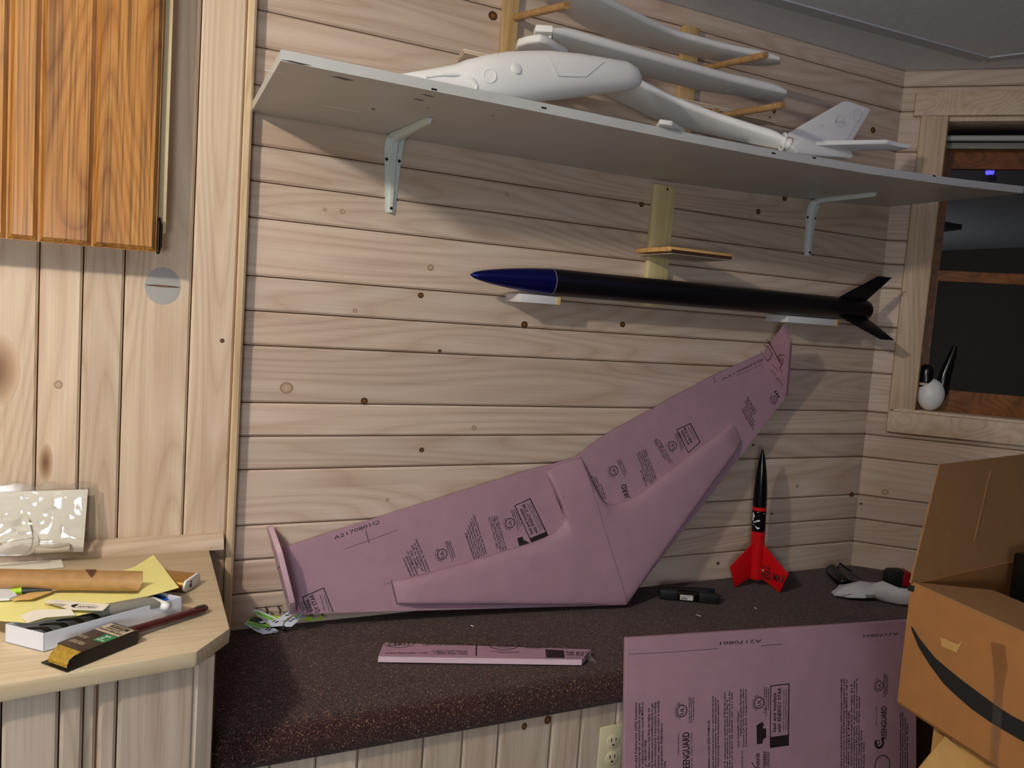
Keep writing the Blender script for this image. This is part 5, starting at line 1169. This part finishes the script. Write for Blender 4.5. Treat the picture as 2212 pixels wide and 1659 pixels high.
# black clips
blackclip = plain('black_steel_clip', lin(26, 22, 20), .3, .5)
for k, s_ in enumerate((.07, .18, .29, .40, .52, .64)):
    c = FL+lv_*s_+wv_*.02+Zu*.003; path = []
    for i in range(9):
        t = i/8; path.append(c+wv_*(.02+.62*t)+lu*(.010*math.sin(t*3.0)-.008*t)+Zu*(.004+.021*math.sin(min(1, t*1.6)*math.pi*.5)*(1-.25*t)))
    rings = [[p-lu*.0042, p+lu*.0042, p+lu*.0042+Zu*.002, p-lu*.0042+Zu*.002] for p in path]
    mb = MB(); mb.loft(rings); o = mb.build('clip', blackclip, smooth=40); tag(o, 'black bent steel clip lying in the white tray, %s' % ('nearest its left end', 'second from its left end', 'third from its left end', 'fourth from its left end', 'beside the grey block', 'under the grey block')[k], 'clip', 'black clips in the tray')
# grey abrasive block leaning on the tray rim
a_, b_ = CT(222, 1346, .014), CT(348, 1321, .016); u = (b_-a_).normalized(); w_ = wu
mb = MB(); W2, H2 = .026, .017
rings = []
for s_, sh in ((0, .6), (.012, 1), (.128, 1), (.140, .6)):
    c = a_+u*(s_*(b_-a_).length/.14)+wu*.014+Zu*.007
    rings.append([c-w_*W2*.5*1, c-w_*W2*.5+Zu*H2*.55, c-w_*W2*.32+Zu*H2*sh, c+w_*W2*.40+Zu*H2*sh, c+w_*W2*.5+Zu*H2*.5, c+w_*W2*.5])
mb.loft(rings); o = mb.build('sanding_block', M['sandblock'], bevel=.001); tag(o, 'grey sharpening stone lying across the white tray', 'block')
# white marker and blue pen
a_, b_ = CT(306, 1290, .024), CT(364, 1312, .024)
u = (b_-a_).normalized(); Lm = (b_-a_).length
t_ = thing('marker_pen', 'thick white marker pen in the right end of the tray', 'pen', a_)
mb = MB(); mb.lathe(a_, u, [(0, .0075), (Lm*.85, .0078), (Lm*.95, .0068), (Lm, .003)], 18); mb.build('barrel', M['white'], t_, smooth=45)
mb = MB(); mb.lathe(a_-u*.022, u, [(0, .004), (.004, .0074), (.022, .0076)], 18); mb.build('cap', M['tube'], t_, smooth=45)
a_, b_ = CT(326, 1281, .020), CT(377, 1309, .016); u = (b_-a_).normalized(); Lm = (b_-a_).length
t_ = thing('blue_pen', 'glossy blue pen at the right end of the tray', 'pen', a_)
mb = MB(); mb.lathe(a_, u, [(0, .006), (Lm*.5, .0072), (Lm*.8, .0045), (Lm, .0022)], 18); mb.build('barrel', M['blue'], t_, smooth=45)
# yellow sheets over the tray
def strip_sheet(up, lo, m, name, mat, label, h, amp=.004, cat='paper'):
    def rsm(pl):
        d = [0]
        for a, b in zip(pl, pl[1:]): d.append(d[-1]+math.hypot(b[0]-a[0], b[1]-a[1]))
        out = []
        for i in range(m):
            s_ = d[-1]*i/(m-1)
            for k in range(len(pl)-1):
                if s_ <= d[k+1]+1e-6:
                    f = (s_-d[k])/max(d[k+1]-d[k], 1e-6); out.append((pl[k][0]+(pl[k+1][0]-pl[k][0])*f, pl[k][1]+(pl[k+1][1]-pl[k][1])*f, pl[k][2]+(pl[k+1][2]-pl[k][2])*f)); break
        return out
    A, B = rsm(up), rsm(lo); nv = 9; G = []
    for i in range(m):
        a = CT(A[i][0], A[i][1], A[i][2]); b = CT(B[i][0], B[i][1], B[i][2])
        G.append([a+(b-a)*(j/(nv-1))+Zu*(amp*noise.noise(Vector((i*.16, j*.3, h*50)))) for j in range(nv)])
    mb = MB(); mb.grid(G, .0004); o = mb.build(name, mat, smooth=60); tag(o, label, cat); return o, G
yo, yG = strip_sheet([(-60, 1312, .033), (0, 1300, .033), (60, 1288, .034), (150, 1268, .035), (240, 1240, .035), (287, 1226, .036), (331, 1199, .036)],
   [(-60, 1330, .032), (0, 1342, .031), (66, 1346, .031), (103, 1336, .032), (163, 1331, .033), (219, 1318, .034), (260, 1305, .035), (305, 1291, .036), (345, 1280, .038), (387, 1268, .040)], 34, 'yellow_sheet', M['yellow'], 'large yellow paper sheet spread over the white tray', .03, .002)
# white note and business card on the yellow sheet
def flat_card(px, h, name, mat, label, th=.0006, cat='card', par=None):
    P_ = [CT(x, y, h+dz) for x, y, dz in px]; mb = MB(); mb.prism(P_, Zu*th); o = mb.build(name, mat, par)
    if par is None: tag(o, label, cat)
    return o
cd = thing('business_card', 'white business card with oval logo lying on the yellow sheet', 'card', CT(170, 1312, .040))
flat_card([(95, 1300, 0), (114, 1296, 0), (237, 1306, 0), (222, 1319.5, 0), (153, 1317.5, 0)], .0400, 'card', M['paper'], None, par=cd)
pr = Print((0, 0, ZCT+.0406), (0, 0, 1), .0005)
for i in range(18):
    t0_, t1_ = 2*math.pi*i/18, 2*math.pi*(i+1)/18; f = lambda t: (182+29*math.cos(t), 1310.3+4.6*math.sin(t)+.03*29*math.cos(t)); pr.stroke([f(t0_), f(t1_)], .0005)
pr.poly([(154, 1307.5), (163, 1305.5), (171, 1305), (160, 1312.5), (155, 1311)]); pr.line((166, 1312), (204, 1313.5), 'ASTEC', .0062, True)
pr.line((114, 1298.2), (148, 1300.8), 'phone email web', .0016)
for k in range(4): pr.stroke([(97+2*k*0, 1303.5+1.6*k), (144-3*k, 1306+1.5*k)], .0008)
pr.build('lettering', M['inkblack'], cd)
flat_card([(42, 1331, 0), (75, 1318, .002), (152, 1316, .002), (163, 1329, .001), (100, 1334, 0), (60, 1346, 0)], .0372, 'folded_note', M['paper'], 'blank white folded note at the left end of the tray', cat='paper')
# kraft paper trough on top
a_ = CT(-70, 1246, .056); b_ = CT(300, 1252, .059); u = (b_-a_).normalized(); sd = Vector((-u.y, u.x, 0)); sd = sd if sd.y > 0 else -sd; G = []
for i in range(30):
    t = i/29; c = a_+(b_-a_)*t; r_ = .0185; row = []
    n_ = 16
    for j in range(n_):
        an = math.radians(172+ (388-172)*j/(n_-1)); rj = r_*(1+.0*j)
        row.append(c-sd*(math.cos(math.radians(180)-an)*-1*rj)*1.0+Zu*(rj*math.sin(an))) if False else row.append(c+sd*(rj*1.15*math.cos(an))*1.0+Zu*(rj*math.sin(an)))
    G.append(row)
for i in range(26, 30):
    for j in range(0, 3): G[i][j] = G[26][j]+(G[i][3]-G[26][3])*(.15 if j < 2 else .5)
mb = MB(); mb.grid(G, .0006); o = kr = mb.build('kraft_roll', M['kraft'], smooth=60); tag(o, 'curled brown kraft paper lying open across the yellow sheet', 'paper')
tri = [G[19][15]+Zu*.0016, G[21][15]+Zu*.0016, G[20][12]+Zu*.0012-sd*.001]
mb = MB(); mb.prism(tri, -sd*.0008); mb.build('torn_notch', plain('dark_kraft', lin(92, 56, 30), .7), kr)
# white card with a slot, behind
sc = thing('slotted_card', 'white card with a long slot lying behind the brown paper', 'card', CT(60, 1215, .001))
flat_card([(-40, 1223, 0), (0, 1217, 0), (131, 1204, 0), (138, 1226, 0), (-40, 1240, 0)], .001, 'card', M['paper'], None, .0012, par=sc)
pr = Print((0, 0, ZCT+.0022), (0, 0, 1), .0005); pr.poly([(-10, 1222), (5, 1220.5), (111, 1211), (111, 1214), (8, 1223)]); pr.build('slot', M['tube'], sc)
# oddments under the brown paper
flat_card([(-30, 1276, 0), (24, 1271, 0), (37, 1291, 0), (20, 1297, 0), (-30, 1299, 0)], .038, 'white_carton_piece', M['carton'], 'small white carton piece at the left edge under the brown paper', .004, 'carton')
flat_card([(24, 1297, 0), (60, 1283, 0), (112, 1276, 0), (112, 1280, 0), (70, 1295, 0)], .0385, 'wooden_stirrer', M['rawpine'], 'pale wooden stirring stick beside the small white carton piece', .002, 'stick')
a_, b_ = CT(25, 1278, .041), CT(46, 1276, .041); mb = MB(); mb.lathe(a_, b_-a_, [(0, .005), ((b_-a_).length, .006)], 14); o = mb.build('green_cap', M['lime'], smooth=40); tag(o, 'small lime green cap under the brown paper', 'cap')
a_, b_ = CT(48, 1277, .041), CT(112, 1274, .041); mb = MB(); mb.lathe(a_, b_-a_, [(0, .005), ((b_-a_).length*.6, .0055), ((b_-a_).length, .0045)], 14); o = mb.build('dark_marker', M['rubber'], smooth=40); tag(o, 'dark marker lying next to the lime green cap', 'pen')
# power bank
pbk = thing('power_bank', 'gold power bank with white end cap near the back of the worktop', 'power bank', CT(400, 1270, .001))
a_, b_ = CT(401, 1281, .0008), CT(430, 1261, .0008); wv2 = Vector((b_.x-a_.x, b_.y-a_.y, 0)); wl2 = wv2.length; wu2 = wv2/wl2; dv2 = Vector((-wu2.y, wu2.x, 0)); hb2 = .0225
dv2 = -dv2 if dv2.dot(CT(367, 1245)-a_) < 0 else dv2
def stad(c, s_):
    out = []; r_ = hb2/2*s_
    for i in range(20):
        t = 2*math.pi*i/20+math.pi/2; sx = -1 if math.cos(t) < -1e-6 else 1
        out.append(c+wu2*(sx*(wl2/2-hb2/2*.55)+r_*.95*math.cos(t))+Zu*(hb2/2+r_*math.sin(t)))
    return out
cm = a_+wu2*wl2/2
mb = MB(); mb.loft([stad(cm+dv2*.004, 1), stad(cm+dv2*.095, 1)]); mb.build('casing', M['gold'], pbk, smooth=50)
mb = MB(); mb.loft([stad(cm-dv2*.0006, .88), stad(cm, 1.0), stad(cm+dv2*.0042, 1.02)]); ec = mb.build('end_cap', M['white'], pbk, smooth=40)
mb = MB(); q_ = cm-dv2*.0009+Zu*hb2*.50; mb.box(q_-wu2*wl2*.18-Zu*.002, (.0055, .001, .007), (wu2, dv2, Zu)); mb.build('usb_port', M['inkblack'], ec)
mb = MB(); mb.box(q_-wu2*wl2*.17+Zu*.005, (.004, .001, .003), (wu2, dv2, Zu)); mb.build('charge_port', M['inkblack'], ec)
# paint brush in its sleeve
zb2 = .0015
pA, pB = CT(144, 1452, zb2), CT(301, 1388, zb2); pC = CT(95, 1429, zb2)
u = Vector((pB.x-pA.x, pB.y-pA.y, 0)); Lb2 = u.length; u = u/Lb2; w_ = Vector((pC.x-pA.x, pC.y-pA.y, 0)); w_ = w_-u*w_.dot(u); Wb = w_.length; w_ = w_/Wb; Hb = .022
br = thing('paint_brush', 'angled sash paint brush in a printed dark card sleeve at the worktop edge', 'paint brush', pA+u*.1)
def sleeve_sec(s_, h0, h1): c = pA+u*s_; return [c+Zu*h0, c+w_*Wb+Zu*h0, c+w_*Wb+Zu*h1, c+Zu*h1]
mb = MB(); mb.loft([sleeve_sec(.026, 0, Hb), sleeve_sec(Lb2*.90, 0, Hb), sleeve_sec(Lb2, .003, Hb*.9)]); slv = mb.build('sleeve', [M['sleeve']], br, bevel=.0012)
mb = MB(); mb.prism([pA+Zu*0+u*.001, pA+u*.03, pA+u*.03+Zu*Hb, pA+u*.012+Zu*Hb*.92, pA+u*.004+Zu*Hb*.75, pA+u*.001+Zu*Hb*.4], w_*.0008); mb.build('sleeve_cheek', M['sleeveblack'], slv)
mb = MB(); mb.prism([pA+u*.03, pA+u*(Lb2-.004), pA+u*(Lb2-.004)+Zu*Hb*.9, pA+u*.03+Zu*Hb*.98], -w_*.0004); mb.build('sleeve_side', M['sleeveblack'], slv)
mb = MB(); mb.prism([pA, pA+w_*Wb, pA+w_*Wb+u*.03, pA+u*.03], Zu*.0008); mb.build('sleeve_bottom', M['sleeveblack'], slv)
rings = []
for s_, f0, f1, z0, z1 in ((.045, .08, .92, .004, Hb*.9), (.026, .06, .94, .004, Hb*.92), (.012, .06, .90, .003, Hb*.62), (.004, .1, .82, .002, .008)):
    c = pA+u*s_; rings.append([c+w_*(Wb*f0)+Zu*z0, c+w_*(Wb*f1)+Zu*z0, c+w_*(Wb*f1)+Zu*z1, c+w_*(Wb*f0)+Zu*z1])
mb = MB(); mb.loft(rings); mb.build('bristles', M['bristle'], br, bevel=.001)
zz_ = pA.z+Hb
def TP(s_, t_, dz=0): return pA+u*s_+w_*(Wb*t_)+Zu*(Hb+dz)
def top_patch(s0, s1, t0_, t1_, mat, name, dz): mb = MB(); mb.prism([TP(s0, t0_, dz), TP(s1, t0_, dz), TP(s1, t1_, dz), TP(s0, t1_, dz)], Zu*.0003); return mb.build(name, mat, slv)
top_patch(Lb2*.70, Lb2*.93, .03, .97, M['tan'], 'label', .0001); top_patch(Lb2*.48, Lb2*.68, .02, .42, M['green'], 'size_label', .0001)
top_patch(Lb2*.85, Lb2*.91, .12, .80, M['inkblack'], 'label_bar', .0005)
def top_text(s_, t0_, t1_, txt, h, mat_list, bold=True):      # text reads across the width, letters towards the handle
    o_ = TP(s_, t0_, .0012); e_ = TP(s_, t1_, .0012); vv, ff, x0, x1 = glyphs(txt, bold); ud = (e_-o_).normalized(); k = (e_-o_).length/(x1-x0)
    mat_list.add([o_+ud*((x-x0)*k)+u*(y*h*1.4) for x, y in vv], ff)
mb = MB(); top_text(Lb2*.79, .80, .20, 'ANGLED', .0052, mb); top_text(Lb2*.73, .93, .07, 'SASH BRUSH', .0052, mb); mb.build('lettering', M['inkblack'], slv)
mb = MB(); top_text(Lb2*.545, .32, .14, '2"', .012, mb); top_text(Lb2*.497, .36, .08, 'GENUINE', .0036, mb); mb.build('size_lettering', M['white'], slv)
mb = MB(); top_text(Lb2*.866, .72, .22, 'best quality', .004, mb); mb.build('bar_lettering', M['tan'], slv)
mb = MB(); top_text(Lb2*.47, .92, .60, 'SOFT GRIP', .0034, mb); top_text(Lb2*.44, .92, .60, 'FINE TIPS', .0034, mb); mb.build('note_lettering', M['tan'], slv)
mb = MB(); top_text(Lb2*.33, .80, .34, 'FOR LATEX &', .0044, mb); top_text(Lb2*.295, .84, .30, 'ACRYLIC PAINT', .0044, mb); mb.build('lettering', M['tan'], slv)
ha, hb3 = pA+u*(Lb2-.006)+w_*(Wb*.5)+Zu*.011, CT(448, 1312, .008)
hu = (hb3-ha).normalized(); hl_ = (hb3-ha).length; sd2 = Vector((-hu.y, hu.x, 0)).normalized(); rings = []
for f, a, b in ((0, .014, .007), (.06, .011, .007), (.2, .0075, .0065), (.5, .008, .0062), (.8, .0098, .0058), (.93, .0098, .0055), (.985, .006, .005), (1.0, .002, .003)):
    c = ha+(hb3-ha)*f; rings.append([c+sd2*(a*math.cos(t))+Zu*(b*math.sin(t)) for t in (2*math.pi*i/14 for i in range(14))])
mb = MB(); mb.loft(rings); hd = mb.build('handle', M['maroon'], br, smooth=50)
c = ha+(hb3-ha)*.90; mb = MB(); mb.prism([c+hu*(.012*math.cos(t))+sd2*(.0042*math.sin(t))+Zu*.0050 for t in (2*math.pi*i/14 for i in range(14))], Zu*.0012); mb.build('hanging_hole', plain('hole_dark', lin(28, 10, 8), .5), hd)
# clear parts bag with a white card, leaning on the ledge
by0, by1 = -.085, -.062
pn = Vector((0, -1, .18)).normalized(); pp0 = onZ(90, 1196, ZCT+.004)
pp0 = Vector((pp0.x, min(pp0.y, -.075), pp0.z)); BG = lambda x, y, dz=0.0: onP(x, y, pp0, pn)+pn*dz
mb = MB(); mb.prism([BG(-40, 1064), BG(190, 1057), BG(180, 1192), BG(-40, 1197)], -pn*.0015); o = mb.build('white_card', M['paper']); tag(o, 'blank white card inside the clear plastic bag', 'card')
for k, (cx, cy) in enumerate(((52, 1172), (38, 1172))):
    mb = MB(); c = BG(cx, cy, .003+.003*k); r_ = (BG(cx+32, cy)-BG(cx, cy)).length; mb.lathe(c, pn, [(0, r_), (.0012, r_)], 30); o = mb.build('paper_disc', M['paper']); tag(o, ('rear' if k == 0 else 'front')+' white paper disc in the clear plastic bag', 'disc', 'paper discs in the bag')
a_, b_ = BG(78, 1186, .007), BG(151, 1182, .007); a_ = Vector(a_); mb = MB(); mb.lathe(a_, b_-a_, [(0, .0085), ((b_-a_).length, .0085), ((b_-a_).length, .0072), ((b_-a_).length*.9, .0072)], 18); o = mb.build('card_tube', M['tube'], smooth=45); tag(o, 'short grey cardboard tube at the bottom of the clear bag', 'tube')
mb = MB(); mb.prism([BG(-30, 1140, .0085), BG(62, 1116, .0085), BG(72, 1160, .0085), BG(-30, 1176, .0085)], pn*.0004); pl_ = mb.build('instruction_slip', M['paper']); tag(pl_, 'white numbered slip in front of the card in the clear bag', 'paper')
pr = Print(BG(0, 1150, .0089), pn, .0005); pr.line((4, 1156), (10, 1156), '2', .005); pr.line((28, 1148), (34, 1148), '3', .005); pr.line((40, 1155), (64, 1153), 'Cliff', .006); pr.build('lettering', M['tube'], pl_)
bagt = thing('plastic_bag', 'clear glossy plastic parts bag leaning on the wall ledge', 'plastic bag', BG(90, 1198))
for side_, dz in (('front_film', .016), ('back_film', -.004)):
    G = []
    for i in range(34):
        row = []
        for j in range(22):
            x = -50+(206+50)*i/33; y = 1045+(1201-1045)*j/21; y += (-4 if j == 0 else 0)*math.sin(i*.7)
            ed_ = min(1, min(33-i, j*1.0, 21-j)/3.0); wv3 = noise.noise(Vector((x*.030, y*.034, 3.1 if dz > 0 else 7.7)))*.004+noise.noise(Vector((x*.09, y*.10, 5.0)))*.0016
            row.append(BG(x, y, (dz*(.35+.65*ed_) if dz > 0 else dz)+(wv3*ed_ if dz > 0 else 0)))
        G.append(row)
    mb = MB(); mb.grid(G, .0002, pn); mb.build(side_, M['film'], bagt, smooth=75)
